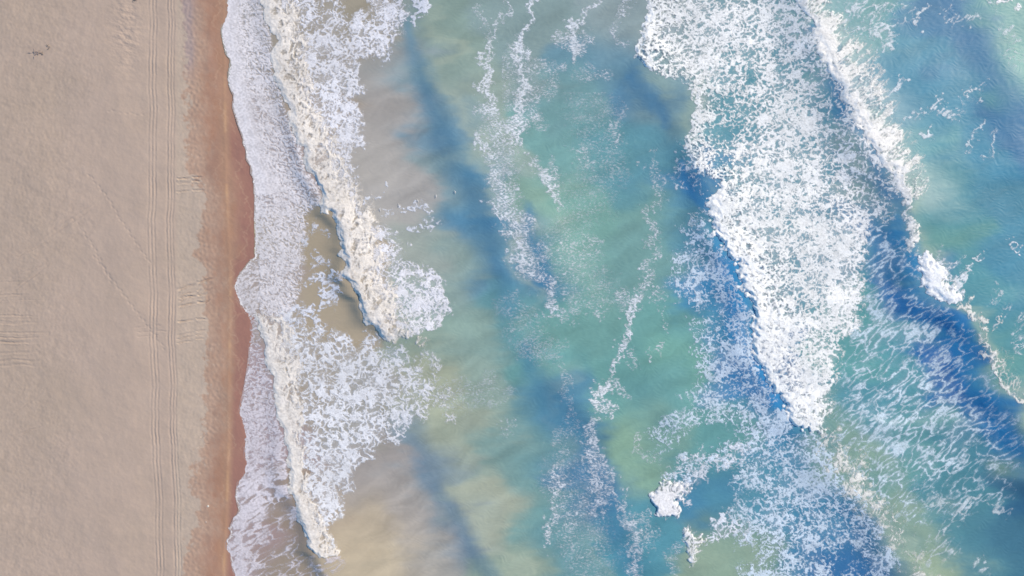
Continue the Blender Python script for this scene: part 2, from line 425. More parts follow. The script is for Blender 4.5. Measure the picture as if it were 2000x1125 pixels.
m = PX > (L0(PY) - 1)
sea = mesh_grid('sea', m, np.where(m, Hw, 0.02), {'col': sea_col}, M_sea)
tag(sea, 'turquoise sea clouded with sand in the shallows', 'sea', 'structure')

# ------------------------------------------------------------------ sand
S1 = line([(352, -60), (356, 0), (362, 40), (368, 100), (364, 128), (366, 160), (368, 200), (367, 260), (372, 300), (370, 335), (380, 350), (402, 385), (398, 420),
           (390, 450), (386, 490), (388, 508), (400, 525), (400, 545), (395, 570), (402, 612), (402, 650), (405, 690), (403, 740), (402, 787), (398, 840), (390, 872), (385, 905),
           (372, 937), (378, 955), (386, 977), (386, 1030), (378, 1048), (366, 1062), (362, 1125), (364, 1200)])
RG = line([(436, -60), (438, 100), (438, 200), (441, 340), (446, 450), (449, 560), (448, 660), (446, 760), (446, 860), (443, 960), (438, 1060), (436, 1125)])


def sand_rut(x, y, pts, wd, depth):
    out = np.zeros(x.shape, F)
    for (ax, ay), (bx, by) in zip(pts[:-1], pts[1:]):
        ex, ey = bx - ax, by - ay; L2 = ex * ex + ey * ey
        t = ((x - ax) * ex + (y - ay) * ey) / L2
        tc = np.clip(t, 0, 1)
        d = np.hypot(x - ax - tc * ex, y - ay - tc * ey)
        g = np.exp(-(d / wd) ** 2) - .55 * np.exp(-((d - 1.9 * wd) / (wd * .8)) ** 2)
        k = np.exp(-(np.maximum(0, d - 2 * wd) / wd) ** 2)
        k = k * ss(-.02, .15, t) * ss(1.02, .55, t)
        out = np.where(np.abs(g * k) > np.abs(out), g * k, out)
    return (-depth * out).astype(F)


nxs = int((540 - GX0) / ST)
sx, sy = PX[:, :nxs], PY[:, :nxs]
wet_edge = sx - S1(sy) + 5 * fbm_s(0, sx, sy, 34) + 3.0 * fbm_s(1, sx, sy, 9)
wet = ss(-5, 6, wet_edge) * (.55 + .45 * ss(6, 60, wet_edge))
d0 = sx - L0(sy)
base = np.where(d0 < 0, -d0 * M * .035, -d0 * M * .06)
base = np.where(d0 < -220, 220 * M * .035 + (-d0 - 220) * M * .006, base)
# wind and foot texture, gone on the packed strip and where the sea has smoothed it
rough = .35 + .65 * (1 - ss(140, 220, sx + 14 * fbm_s(2, sx, sy, 120) + ss(300, 700, sy) * 40)) + .0
rough = np.maximum(rough, .9 * ss(343, 352, sx))
rough *= (1 - .75 * ss(6, 16, wet_edge)) * (1 - .35 * blob(sx, sy, 250, 800, 60, 400))
tr = fbm_s(3, sx + sy * .45, sy * .9 - sx * .3, 14)
tz = .0034 * rough * tr + .0024 * rough * band_s(0, sx + sy * .5, sy * .8 - sx * .35, 9)
tz += .02 * fbm_s(1, sx, sy, 140)
tz += .02 * blob(sx, sy, 250, 60, 30, 80) * fbm_s(0, sx * .8, sy * 1.4, 18)
drift = prof([(-160, -2), (500, 0), (700, 1), (800, 6), (1125, 13), (1285, 16)])(sy)
ru = np.zeros(sx.shape, F)
wob = 1.2 * fbm_s(2, sx * 0, sy, 160)
for x0_, wd_, dp_ in ((294, 1.6, .022), (300.5, 1.8, .033), (307, 1.6, .026), (330, 1.8, .036), (336, 1.6, .032), (341.5, 1.8, .025)):
    d = sx - x0_ - drift - wob
    ru -= .75 * dp_ * (np.exp(-(d / wd_) ** 2) - .5 * np.exp(-((d - 3) / 1.8) ** 2)) * (.75 + .25 * fbm_s(1, sx * .1, sy, 30))
r2 = np.random.default_rng(3)
# bundles of wheel ruts crossing the beach
def bundle(xa, xb, ys, slope, wd, dp, curve=0):
    global ru
    for yy_ in ys:
        j = r2.uniform(-5, 5); k = r2.uniform(-.5, .5) * slope if slope else r2.uniform(-.03, .03)
        xm = (xa + xb) / 2; xe = xb - r2.uniform(0, 34)
        p = [(xa + r2.uniform(0, 6) * (xa > 0), yy_ + j), (xm, yy_ + j - (xm - xa) * (slope + k) - curve), (xe, yy_ + j - (xe - xa) * (slope + k))]
        sl_ = slice(None)
        ru += sand_rut(sx, sy + 1.0 * fbm_s(0, sx, sy, 50), p, wd * r2.uniform(.7, 1.2), dp * r2.uniform(.6, 1.2))
bundle(-190, 116, [617, 624, 633, 644, 656, 664, 672, 690, 698, 706], 0.0, 1.9, .032)
bundle(-190, 112, [560, 575, 590], .02, 1.4, .02)
bundle(-60, 118, [640, 610, 600, 575, 548, 900, 880, 870], .55, 1.6, .022)
bundle(344, 408, [350, 356, 363, 371], .10, 1.8, .07)
bundle(346, 426, [568, 577, 583, 589, 596], .26, 2.0, .08)
bundle(344, 424, [630, 634, 652, 661, 667], .17, 1.6, .05)
bundle(385, 420, [862, 870], .45, 1.3, .04)
bundle(265, 345, [640, 650, 660], .05, 1.6, .02)
for pth in ([(178, 342), (215, 388), (240, 430), (300, 520)], [(150, 430), (186, 480), (225, 560)], [(188, 500), (245, 575), (300, 648), (330, 690)], [(215, 218), (250, 222), (292, 228)]):
    for (ax, ay), (bx, by) in zip(pth[:-1], pth[1:]):
        L = math.hypot(bx - ax, by - ay); k = int(L / 9)
        for i in range(k):
            f_ = (i + r2.uniform(-.15, .15)) / k; s_ = 1.3 if i % 2 else -1.3
            X_, Y_ = ax + (bx - ax) * f_ + s_ * (by - ay) / L, ay + (by - ay) * f_ - s_ * (bx - ax) / L
            wnd = (np.abs(sx[0] - X_) < 12); wy_ = (np.abs(sy[:, 0] - Y_) < 12)
            ii = np.ix_(np.nonzero(wy_)[0], np.nonzero(wnd)[0])
            ru[ii] -= blob(sx[ii], sy[ii], X_, Y_, 3.2, 1.9, math.degrees(math.atan2(by - ay, bx - ax)), .025)
long = sand_rut(sx, sy, [(-20, 525), (90, 470), (215, 388)], 2.2, .03) + sand_rut(sx, sy, [(-20, 512), (90, 458), (205, 385)], 2.0, .02)
ru += long
ru *= (1 - .8 * ss(28, 50, wet_edge))
z_s = base + tz + ru + .006 * band_s(0, sx, sy, 10) * ss(-4, 4, wet_edge) * ss(40, 14, wet_edge)
z_s += .012 * np.exp(-((sx - RG(sy)) / 3.5) ** 2) * (d0 < -3)
# colour
def mixc(c, c2, f): return c + (lin(c2).astype(F) - c) * f[..., None]
sc_ = np.broadcast_to(lin((181, 163, 156)).astype(F), sx.shape + (3,)).copy()
sc_ = mixc(sc_, (176, 159, 151), np.clip((1 - ss(60, 220, sx)) * .8 + .25 * fbm_s(1, sx, sy, 200), 0, 1))
sc_ = mixc(sc_, (186, 171, 162), np.clip(.5 * ss(343, 350, sx) + .0 * sx, 0, 1))
sc_ *= (1 + .012 * fbm_s(2, sx, sy, 60) + .02 * rough * np.clip(tr, -2, 2))[..., None]
wc = np.broadcast_to(lin((170, 137, 125)).astype(F), sx.shape + (3,)).copy()
wc = mixc(wc, (166, 131, 117), np.clip(.6 * fbm_s(3, sx * 1.3, sy * .5, 60) + .2, 0, 1))
wc = mixc(wc, (160, 130, 120), np.clip(.9 * fbm_s(0, sx * 1.4, sy * .35, 70), 0, 1) * ss(10, 30, wet_edge))
wc = mixc(wc, (180, 146, 126), np.exp(-((sx - RG(sy)) / 12) ** 2) * .45)
wc = mixc(wc, (200, 164, 134), np.exp(-((sx - RG(sy) - 1) / 3) ** 2) * np.clip(.05 + .3 * fbm_s(2, sx * .2, sy, 90), 0, .6))
fw = ss(-50, -12, d0 + 4 * fbm_s(1, sx, sy, 40)) * ss(2, 16, sx - RG(sy)) * ss(180, 300, sy)
wc = mixc(wc, (158, 119, 114), fw * .9)
wc = mixc(wc, (152, 140, 158), np.clip(blob(sx, sy, 366, 20, 14, 40) + blob(sx, sy, 370, 100, 11, 42), 0, .8))
wc *= (1 + .03 * fbm_s(0, sx, sy, 12) * (1 - ss(20, 40, wet_edge)))[..., None]
# swash marks left by earlier waves
for k_, (off, am) in enumerate(((-26, 1.0), (-14, .7), (-58, .6))):
    dd = d0 - off + 9 * fbm_s(k_, sx * .4, sy, 90)
    wc = mixc(wc, (196, 166, 150), np.clip(np.exp(-(dd / 1.4) ** 2) * .35 * am * (fbm_s(3 - k_, sx, sy, 120) > -.2), 0, 1))
wetc = np.clip(wet + 0 * sx, 0, 1)
sc_ = sc_ + (wc - sc_) * wetc[..., None]
# sand under the water keeps on as wet sand
sand_col = sc_ * np.array([.92, .92, .83], F) * (1 + wetc[..., None] * np.array([-.03, -.06, -.09], F))
ms = sx < L0(sy) + 30
split = (sx < S1(sy) + 6)
for nm, mk_, lb in (('dry_sand', ms & split, 'dry pale sand of the upper beach with wheel ruts and footprints'),
                    ('wet_sand', ms & ~split, 'damp reddish brown sand along the edge of the swash')):
    fm = mk_.copy()
    o = mesh_grid(nm, fm, z_s, {'col': sand_col, 'wet': (ss(20, 60, wet_edge) * .8)}, M_sand, normals=True, whole=nm == 'wet_sand')
    tag(o, lb, 'sand', 'structure')


def sheet(name, x0, x1, y0, y1, z, col, mat, lb):
    me = bpy.data.meshes.new(name)
    n = 24
    xs = np.linspace(x0, x1, n); ys = np.linspace(y0, y1, n)
    v = [(a_, b_, z) for b_ in ys for a_ in xs]
    f = [(j * n + i, j * n + i + 1, (j + 1) * n + i + 1, (j + 1) * n + i) for j in range(n - 1) for i in range(n - 1)]
    me.from_pydata(v, [], f); at = me.attributes.new('col', 'FLOAT_COLOR', 'POINT')
    at.data.foreach_set('color', np.tile(np.array([*col, 1], F), len(v)))
    me.materials.append(mat)
    o = bpy.data.objects.new(name, me); sc.collection.objects.link(o)
    tag(o, lb, name.replace('_', ' '), 'structure'); return o


sheet('seabed', -22, 3000, -3000, 3000, -1.6, lin((110, 140, 140)) * .8, M_sand, 'sandy sea floor under the water')


def far_sheet(name, gx_, gy_, z_of, col_of, mat, lb):
    """coarse continuation of the beach or the sea outside the finely modelled stretch"""
    X_, Y_ = [a_.astype(F) for a_ in np.meshgrid(gx_, gy_)]
    c_ = col_of(X_, Y_)
    v = np.stack([(X_ - 1000) * M, (562.5 - Y_) * M, z_of(X_, Y_)], -1).reshape(-1, 3)
    ny, nx = X_.shape
    f = [(j_ * nx + i_, (j_ + 1) * nx + i_, (j_ + 1) * nx + i_ + 1, j_ * nx + i_ + 1) for j_ in range(ny - 1) for i_ in range(nx - 1)]
    me = bpy.data.meshes.new(name); me.from_pydata(v.tolist(), [], f)
    me.polygons.foreach_set('use_smooth', [True] * len(f))
    at = me.attributes.new('col', 'FLOAT_COLOR', 'POINT')
    q = np.ones((len(v), 4), F); q[:, :3] = c_.reshape(-1, 3); at.data.foreach_set('color', q.ravel())
    me.materials.append(mat)
    o = bpy.data.objects.new(name, me); sc.collection.objects.link(o); tag(o, lb, name.replace('_', ' '), 'structure')


ay_ = np.concatenate([[-60000, -20000, -8000, -4000], np.arange(-2500, 3600, 60), [5000, 9000, 21000, 61000]])
SMUL = np.array([.92, .92, .83], F)
def far_sand_col(X_, Y_):
    c_ = np.broadcast_to(lin((178, 162, 154)).astype(F), X_.shape + (3,)).copy()
    c_ = mixc(c_, (168, 135, 122), ss(-95, -70, X_ - L0(np.clip(Y_, -300, 1400)) + 0 * X_))
    return c_ * SMUL
far_sheet('far_beach', np.concatenate([[-60000, -8000, -2000], np.arange(-1000, 620, 20)]), ay_,
          lambda X_, Y_: np.where(X_ < 442, .30 - .30 * ss(200, 442, X_), -.06 - (X_ - 442) * .003) - .06 + 0 * Y_, far_sand_col, M_sand, 'dry pale beach carrying on along the coast')
def far_sea_col(X_, Y_):
    yc = Y_.copy(); yc = np.where(yc < 0, np.clip(-yc * .25, 0, 250), yc); yc = np.where(yc > 1125, 1125 - np.clip((yc - 1125) * .25, 0, 250), yc)
    k_ = ss(760, 1100, X_)[..., None]
    return np.clip(sea_colour(np.clip(X_, 0, 1990), yc) * ALB * (1 + k_ * np.array([-.06, -.01, .03], F)), .005, .9)
far_sheet('open_sea', np.concatenate([np.arange(450, 4000, 50), [6000, 12000, 61000]]), ay_,
          lambda X_, Y_: -.12 - .9 * ss(2230, 2330, X_) * 0 + 0 * X_ - .25 * ss(560, 900, X_), far_sea_col, M_sea, 'open turquoise sea carrying on to the horizon')

# ------------------------------------------------------------------ foam
def rank(p):
    s = np.sort(p.ravel()[::max(1, p.size // 40000)])
    return np.interp(p, s, np.linspace(0, 1, len(s))).astype(F)


def rot(x, y, ang, st):
    a = radians(ang); u = x * cos(a) - y * sin(a); v = x * sin(a) + y * cos(a)     # u runs along ang (up is positive)
    return u / st, v


def pattern(kind, x, y, cell, ang=0, st=1.0, seed=0):
    u, v = rot(x, y, ang, st)
    if kind == 'mottle':
        wu = u + cell * .2 * fs(seed, u, v, cell * 1.4); wv = v + cell * .2 * fs(seed + 1, u, v, cell * 1.4)
        p = .7 * band_s(seed, wu, wv, cell) + .6 * band_s(seed + 1, wu, wv, cell * .5) + .25 * band_s(seed + 2, wu, wv, cell * .27)
    elif kind == 'lace':
        wu = u + cell * .24 * fs(seed, u, v, cell * 1.6) + cell * .07 * fs(seed + 2, u, v, cell * .45)
        wv = v + cell * .24 * fs(seed + 1, u, v, cell * 1.6) + cell * .07 * fs(seed + 3, u, v, cell * .45)
        p = -samp(WE, wu + 91 * seed, wv, 64 * cell) - .3 * np.minimum(samp(WE, wv + 31 * seed, wu, 32 * cell), .5) + .10 * fs(seed + 2, u, v, cell * 2.2)
    elif kind == 'web':
        wu = u + cell * .26 * fs(seed, u, v, cell * 1.5) + cell * .08 * fs(seed + 2, u, v, cell * .4)
        wv = v + cell * .26 * fs(seed + 1, u, v, cell * 1.5) + cell * .08 * fs(seed + 3, u, v, cell * .4)
        p = -samp(WE, wu + 91 * seed, wv, 64 * cell) - .22 * np.minimum(samp(WE, wv + 31 * seed, wu, 28 * cell), .5) + .035 * fs(seed + 2, u, v, cell * 2.2) + .03 * band_s(seed, u, v, cell * .35)
    elif kind == 'dash':
        wu = u + cell * .3 * fs(seed, u, v, cell * 2.2); wv = v + cell * .3 * fs(seed + 1, u, v, cell * 2.2)
        p = band_s(seed, wu, wv, cell) + .7 * band_s(seed + 1, wu, wv, cell * .55) + .5 * fbm_s(seed, u, v, cell * 3)
    elif kind == 'spray':
        wu = u + cell * .38 * fbm_s(seed, u, v, cell * 2.2); wv = v + cell * .38 * fbm_s(seed + 1, u, v, cell * 2.2)
        p = fbm_s(seed, wu, wv, cell) - .5 * np.abs(band_s(seed, wu, wv, cell * .5))
    return rank(p)


VEIL = {'breaking wave': .12}
FZ = [0]


def foam(name, label, bbox, cov, pats, tone=(238, 240, 244), soft=.13, warp=(5, 2), roll=None, puff=0.0, amax=.97, cat='foam', thick=.02, kind='stuff', group=None, puffcell=15):
    """cov(x, y, Y) -> coverage 0..1; pats: [(weight field or number, kind, cell, ang, stretch)]"""
    ax, bx, ay, by = bbox
    i0 = max(0, int((ax - GX0) / ST)); i1 = min(NX, int((bx - GX0) / ST) + 1)
    j0 = max(0, int((ay - GY0) / ST)); j1 = min(NY, int((by - GY0) / ST) + 1)
    x = PX[j0:j1, i0:i1]; y = PY[j0:j1, i0:i1]
    FZ[0] += 1; sd_ = FZ[0]
    wx = x + warp[0] * fs(sd_, x, y, 34) + warp[1] * fs(sd_ + 2, x, y, 9)
    wy = y + warp[0] * fs(sd_ + 1, x, y, 34) + warp[1] * fs(sd_ + 3, x, y, 9)
    c = np.clip(cov(wx, wy), 0, 1).astype(F)
    P = None
    for wgt, kd, cell, ang, st in pats:
        p = pattern(kd, x, y, cell, ang, st, sd_)
        wgt = wgt(x, y) if callable(wgt) else wgt
        P = p * wgt if P is None else P + p * wgt
    P = rank(P) if len(pats) > 1 else P
    soft = soft * 1.25
    al = (.6 * ss(-soft * .6, soft * .8, P - (1 - c)) + .4 * ss(-soft * 1.9, soft * 1.5, P - (1 - c))) * ss(0, .08, c)
    fine = rank(band_s(sd_ + 1, wx * .9, wy * 1.1, 6.0) + .8 * band_s(sd_ + 2, wy, wx, 10) + .3 * fbm_s(sd_, x, y, 18))
    deep = ss(.0, .55, P - (1 - c))                      # thick in the middle of a strand, thin at its rim
    al = al * (1 - (1 - .65 * deep) * .40 * (1 - fine)) * (amax - .07 + .07 * np.clip(fs(sd_, x, y, 120), -1, 1))
    al = np.where(c > .9, np.maximum(al, amax * (.86 + .14 * fine) * ss(.9, .97, c)), al)
    veil = VEIL.get(cat, .17) * ss(.12, .75, c) * np.clip(.7 + .4 * fs(sd_ + 1, x, y, 40), 0, 1.2) * amax
    z = Hw[j0:j1, i0:i1] + .006 + .0012 * (sd_ % 11) + thick * al
    z = z - (thick * al + .004) * .9 * ss(26, 2, x - L0(y))
    if roll is not None:
        z = z + .42 * roll(wx, wy) * ss(0, .5, c)
    if puff:
        u_, v_ = rot(x, y, 15, 1.3)
        q_ = samp(W1, u_ + 5 * fbm_s(sd_, x, y, 20), v_ + 5 * fbm_s(sd_ + 1, x, y, 20), 64 * puffcell)
        pf = (1 - np.clip(q_, 0, 1) ** 1.5) + .12 * fbm_s(sd_, x, y, 14)
        pm = puff(wx, wy) if callable(puff) else puff
        z = z + .3 * pm * pf * al
    al = al + (1 - al) * veil
    tn = lin(tone).astype(F) if not callable(tone) else None
    col = np.broadcast_to(tn, x.shape + (3,)) if tn is not None else tone(x, y)
    froth = .84 + .16 * ss(.1, .9, .5 * fine + .5 * rank(fs(sd_ + 3, x, y, 16) + .6 * band_s(sd_, x, y, 7) + .6 * deep))
    o = mesh_grid(name, al > .03, z, {'col': (col * .98 * froth[..., None]), 'a': al}, M_foam, j0, i0)
    tag(o, label, cat, kind, group)
    return o


def G(ln, x, y, f=2.0): return ss(0, f, x - ln(y))         # 1 to the right of the line
def lerp(a, b, t): return a + (b - a) * t


cream = (236, 231, 224)
shoretone = (232, 229, 232)

# 1 the sheet of spent foam on the shore
PL = line([(640, 395), (612, 408), (600, 425), (602, 450), (598, 480), (596, 520), (590, 555), (580, 590), (566, 620), (560, 660)])
def cv(x, y):
    t_ = np.clip((x - L0(y)) / np.maximum(20, F1(y) - L0(y)), 0, 1)
    c = lerp(.985, .80, t_ ** 1.4)
    c = np.where(y > 380, .91 - .10 * ss(60, 110, x - L0(y)), c)
    c -= .12 * blob(x, y, 570, 290, 40, 30) + .25 * blob(x, y, 620, 380, 14, 16) + .12 * blob(x, y, 545, 200, 20, 60)
    c *= ss(0, 9, F1(y) - x + 5) * np.where(y > 395, ss(-6, 14, PL(y) - x), 1)
    c *= np.where(y > 600, ss(50, 0, y - 600), 1)
    lobe = (y > 497) & (y < 612)
    c = np.where(lobe & (x < 506), c * 0, c)
    return c * G(L0, x, y, 2.5)
foam('shore_foam', 'wide sheet of pale spent foam lying on the wet sand at the top of the beach edge', (420, 680, -260, 660), cv,
     [(.8, 'mottle', 8, -25, 1.4), (.5, 'lace', 11, -25, 1.3)], shoretone, soft=.32, warp=(1.2, .8), puff=.03, thick=.03)
foam('foam_edge', 'thin bright rim of foam where the swash stops on the sand', (420, 520, -260, 1385),
     lambda x, y: .93 * ss(0, 1.2, x - L0(y)) * ss(5.5, 2, x - L0(y)) * np.where((y > 615) & (y < 780), .35, 1), [(1, 'mottle', 8, 0, 1)], (240, 238, 238), soft=.2, warp=(1.2, .8), thick=.04)
# 2 the fan shaped tongue
TG = [(508, 500), (488, 510), (472, 532), (459, 548), (456, 566), (460, 580), (468, 591), (480, 612), (504, 616), (514, 570)]
def cv(x, y):
    s_ = sdf(TG, x, y)
    up_ = ss(505, 560, y)
    return ss(0, 4, s_) * lerp(.45, .9, up_) - .25 * stroke(x, y, [(478, 568, 5), (502, 552, 6)])
foam('foam_tongue', 'small fan of thin foam pushed up the sand beside the shore foam', (440, 530, 490, 630), cv,
     [(1, 'mottle', 8, 30, 2.2)], (230, 226, 228), soft=.3, warp=(1.5, 1), amax=.9)

# 3 first bore
def roll_of(ln, H, wf, wb):
    def r(x, y):
        d = x - ln(y)
        return H(y) * ss(0, wf, d) * np.exp(-(np.maximum(0, d - wf) / wb) ** 2)
    return r
H1 = prof([(-160, .2), (80, .2), (200, .26), (400, .5), (600, .62), (645, .4), (668, .1)])
def cv(x, y):
    d = x - F1(y); wd = prof([(-160, 55), (200, 58), (400, 70), (600, 70), (662, 50)])(y)
    c = lerp(.97, .70, np.clip((d - 14) / wd, 0, 1)) * ss(0, 1.5, d) * ss(wd + 34, wd - 18, d) - .08 * ss(300, 100, y) * ss(18, 30, d)
    return c * ss(670, 660, y)
foam('breaking_wave', 'long roll of cream whitewater with its front behind the upper shore foam', (480, 860, -260, 690), cv,
     [(1, 'lace', 15, 65, 1.6), (.4, 'mottle', 9, 60, 1.4)], cream, soft=.3, warp=(4, 1.0), roll=roll_of(F1, H1, 17, 50), puff=.11, cat='breaking wave', thick=.012, kind='thing')
R2 = line([(800, -100), (795, 0), (796, 60), (760, 85), (745, 98), (722, 120), (707, 145), (703, 180), (708, 200), (708, 225), (716, 262), (712, 283), (704, 300),
           (697, 311), (690, 340), (697, 365), (710, 391), (724, 411), (745, 440), (790, 462), (800, 500), (835, 528), (868, 550), (880, 575), (884, 605), (868, 632), (830, 652), (775, 664)])
def cv(x, y):
    d = x - F1(y)
    c = .74 + 0 * x
    c -= .36 * blob(x, y, 650, 20, 60, 35) + .9 * blob(x, y, 694, 5, 26, 26) + .35 * blob(x, y, 580, 90, 16, 70) + .18 * blob(x, y, 590, 200, 12, 60)
    c += .12 * blob(x, y, 690, 210, 30, 60) + .1 * blob(x, y, 680, 270, 30, 40)
    c = np.where(y > 400, c - .42 * ss(400, 430, y) * ss(70, 100, d) * ss(560, 520, y), c)
    c += .25 * blob(x, y, 780, 490, 26, 30) + .1 * blob(x, y, 855, 580, 30, 30)
    c *= ss(30, 50, d) * ss(-4, 18, R2(y) - x) * ss(668, 655, y)
    return c
foam('surf_foam', 'broken white foam lace trailing behind the upper cream breaker', (540, 920, -260, 690), cv,
     [(.5, 'mottle', 7.5, 25, 1.4), (.8, 'lace', 11.5, 30, 1.2)], (236, 238, 245), soft=.26, warp=(7, 3), puff=.05)
def cv(x, y):
    c = stroke(x, y, [(805, 0, 9), (818, 18, 13), (830, 5, 9), (822, -20, 8)], .85) + stroke(x, y, [(818, 22, 7), (814, 44, 7)], .8)
    c = np.maximum(c, .35 * stroke(x, y, [(760, 105, 12), (750, 125, 8)]))
    for a_ in ([(752, 420, 5), (775, 408, 8), (800, 402, 7)], [(800, 402, 6), (830, 405, 10), (848, 438, 8)], [(800, 450, 5), (830, 436, 7)], [(725, 388, 4), (742, 380, 4)], [(745, 362, 4), (752, 352, 3)]):
        c = np.maximum(c, stroke(x, y, a_, .5))
    return c
foam('foam_patch', 'scattered scraps of foam on the grey sandy water beside the upper breaker', (700, 880, -260, 470), cv,
     [(1, 'lace', 9, 25, 1.5)], (230, 235, 245), soft=.2, warp=(5, 3))

# 4 the second bore
H2 = prof([(560, 0), (640, .2), (800, .14), (950, .24), (1070, .36), (1086, .15), (1120, 0)])
RC = line([(520, 560), (545, 600), (575, 675), (585, 750), (588, 850), (590, 900), (597, 950), (612, 1000), (640, 1040), (652, 1083)])
def cv(x, y):
    d = x - FC(y)
    c = lerp(.97, .8, ss(14, 50, d)) * ss(0, 1.5, d) * ss(-14, 16, RC(y) + 6 - x) * ss(590, 650, y) * ss(1090, 1080, y)
    return c - .12 * blob(x, y, 575, 720, 12, 60)
foam('breaking_wave', 'narrow roll of cream whitewater close to the beach below the shore foam', (480, 720, 580, 1110), cv,
     [(1, 'lace', 14, 80, 1.7), (.4, 'mottle', 9, 80, 1.5)], cream, soft=.3, warp=(3, 1), roll=roll_of(FC, H2, 12, 40), puff=.09, cat='breaking wave', thick=.012, kind='thing')
PD = [(540, 600), (575, 600), (600, 640), (650, 648), (690, 672), (740, 664), (768, 672), (800, 692), (815, 715), (842, 740), (848, 765), (835, 795), (815, 830),
      (780, 848), (745, 868), (715, 885), (702, 905), (684, 925), (678, 955), (668, 985), (655, 1010), (650, 1050), (648, 1084), (600, 1084), (590, 1000), (575, 900), (560, 800), (545, 700)]
def cv(x, y):
    s_ = sdf(PD, x, y)
    c = .68 + .16 * ss(860, 960, y) - .10 * ss(700, 800, x) - .3 * blob(x, y, 600, 650, 40, 18) - .22 * blob(x, y, 596, 760, 8, 160)
    c *= ss(-12, 14, s_)
    c = np.maximum(c, .28 * stroke(x, y, [(830, 690, 12), (850, 740, 22), (870, 790, 16), (890, 820, 8)]))
    c = np.maximum(c, .42 * stroke(x, y, [(720, 885, 5), (760, 862, 6), (800, 845, 5)]))
    return c * ss(20, 36, x - FC(y))
foam('surf_foam', 'net of white foam covering the sandy water behind the narrow lower breaker', (540, 920, 590, 1100), cv,
     [(.45, 'mottle', 7.5, 20, 1.4), (.9, 'lace', 12.5, 25, 1.15)], (236, 239, 245), soft=.26, warp=(8, 3), puff=.03)
def cv(x, y):
    c = np.zeros(x.shape, F)
    for a_, v_ in (([(600, 552, 10), (625, 545, 9), (640, 558, 10), (630, 585, 9), (615, 605, 10)], .62), ([(655, 520, 7), (652, 545, 9), (658, 565, 12), (645, 590, 9)], .6), ([(560, 645, 12), (600, 615, 9), (625, 632, 7)], .6),
                   ([(610, 500, 8), (635, 512, 8), (622, 522, 8)], .5), ([(600, 470, 14), (605, 440, 10)], .35), ([(618, 455, 5), (636, 458, 5)], .4), ([(560, 620, 14), (590, 600, 14)], .5), ([(575, 660, 8), (640, 655, 12)], .35)):
        c = np.maximum(c, stroke(x, y, a_, v_))
    return c
foam('foam_patch', 'curled scraps of foam in the brown pool between the two cream breakers', (530, 690, 420, 700), cv,
     [(1, 'lace', 10, 25, 1.6)], (228, 232, 242), soft=.2, warp=(6, 4))
# 5 lower swash
def cv(x, y):
    d = x - L0(y)
    c = prof([(600, .3), (680, .42), (740, .6), (800, .85), (900, .78), (1000, .82), (1285, .8)])(y) * ss(0, 2.5, d)
    far = ss(30, 75, d)
    c = c - far * prof([(600, 0), (780, .05), (900, .1), (960, .2), (990, .45), (1030, .62), (1285, .62)])(y)
    c = np.maximum(c, .3 * stroke(x, y, [(520, 1100, 10), (560, 1070, 12), (600, 1090, 14), (640, 1110, 12)]))
    c = np.maximum(c, .26 * ss(0, 20, d) * ss(980, 1010, y))
    c -= .6 * blob(x, y, 600, 1040, 18, 50)
    return c * ss(3, -4, x - FC(y)) * ss(605, 640, y) + np.where(y > 1084, c * ss(3, 8, x - FC(y)) * ss(690, 640, x) * .8, 0)
foam('shore_foam', 'thin lilac tinted foam spreading over the sand at the lower end of the beach', (420, 700, 600, 1285), cv,
     [(lambda x, y: ss(1000, 800, y), 'mottle', 10, 15, 1.5), (lambda x, y: .2 + ss(800, 1000, y), 'lace', 14, 28, 2.6)], (228, 223, 229), soft=.24, warp=(1.2, .8), thick=.02, amax=.93)

# 6 thin dashes and streaks between the bars
def strokes(L):
    def c_(x, y):
        c = np.zeros(x.shape, F)
        for v_, p_ in L: c = np.maximum(c, stroke(x, y, p_, v_ * .95, .15))
        return c
    return c_
DT = (228, 236, 244)
dash = [(1, 'dash', 5.0, 8, 2.2), (.45, 'mottle', 7, 20, 1.3)]
foam('foam_streak', 'thin foam streak winding down beside the smooth blue swell', (900, 1100, -260, 620),
     strokes([(.5, [(985, -260, 8), (985, 0, 7), (986, 30, 8), (975, 55, 6), (957, 80, 8)]), (.25, [(935, 20, 8), (945, 55, 10), (955, 75, 9)]), (.8, [(957, 80, 8), (949, 110, 8), (951, 140, 9), (944, 160, 12), (955, 185, 14)]),
              (.62, [(955, 185, 13), (952, 215, 20), (970, 240, 20), (985, 255, 14), (1005, 270, 10)]), (.4, [(965, 250, 30), (980, 290, 34), (985, 330, 30)]), (.97, [(930, 263, 8), (943, 282, 11), (955, 298, 10), (968, 312, 7)]),
              (.55, [(955, 320, 14), (968, 350, 24), (985, 390, 28), (1005, 430, 26), (1020, 470, 30), (1035, 510, 34), (1050, 545, 20)]), (.85, [(960, 400, 7), (968, 420, 9), (990, 442, 8), (1012, 440, 5)]),
              (.78, [(1008, 470, 8), (1008, 505, 15), (1018, 525, 12)]), (.6, [(1070, 545, 10), (1080, 575, 15), (1078, 600, 14), (1062, 632, 6)])]),
     dash, DT, soft=.34, warp=(6, 4), amax=.9, group='foam streaks between the breakers')
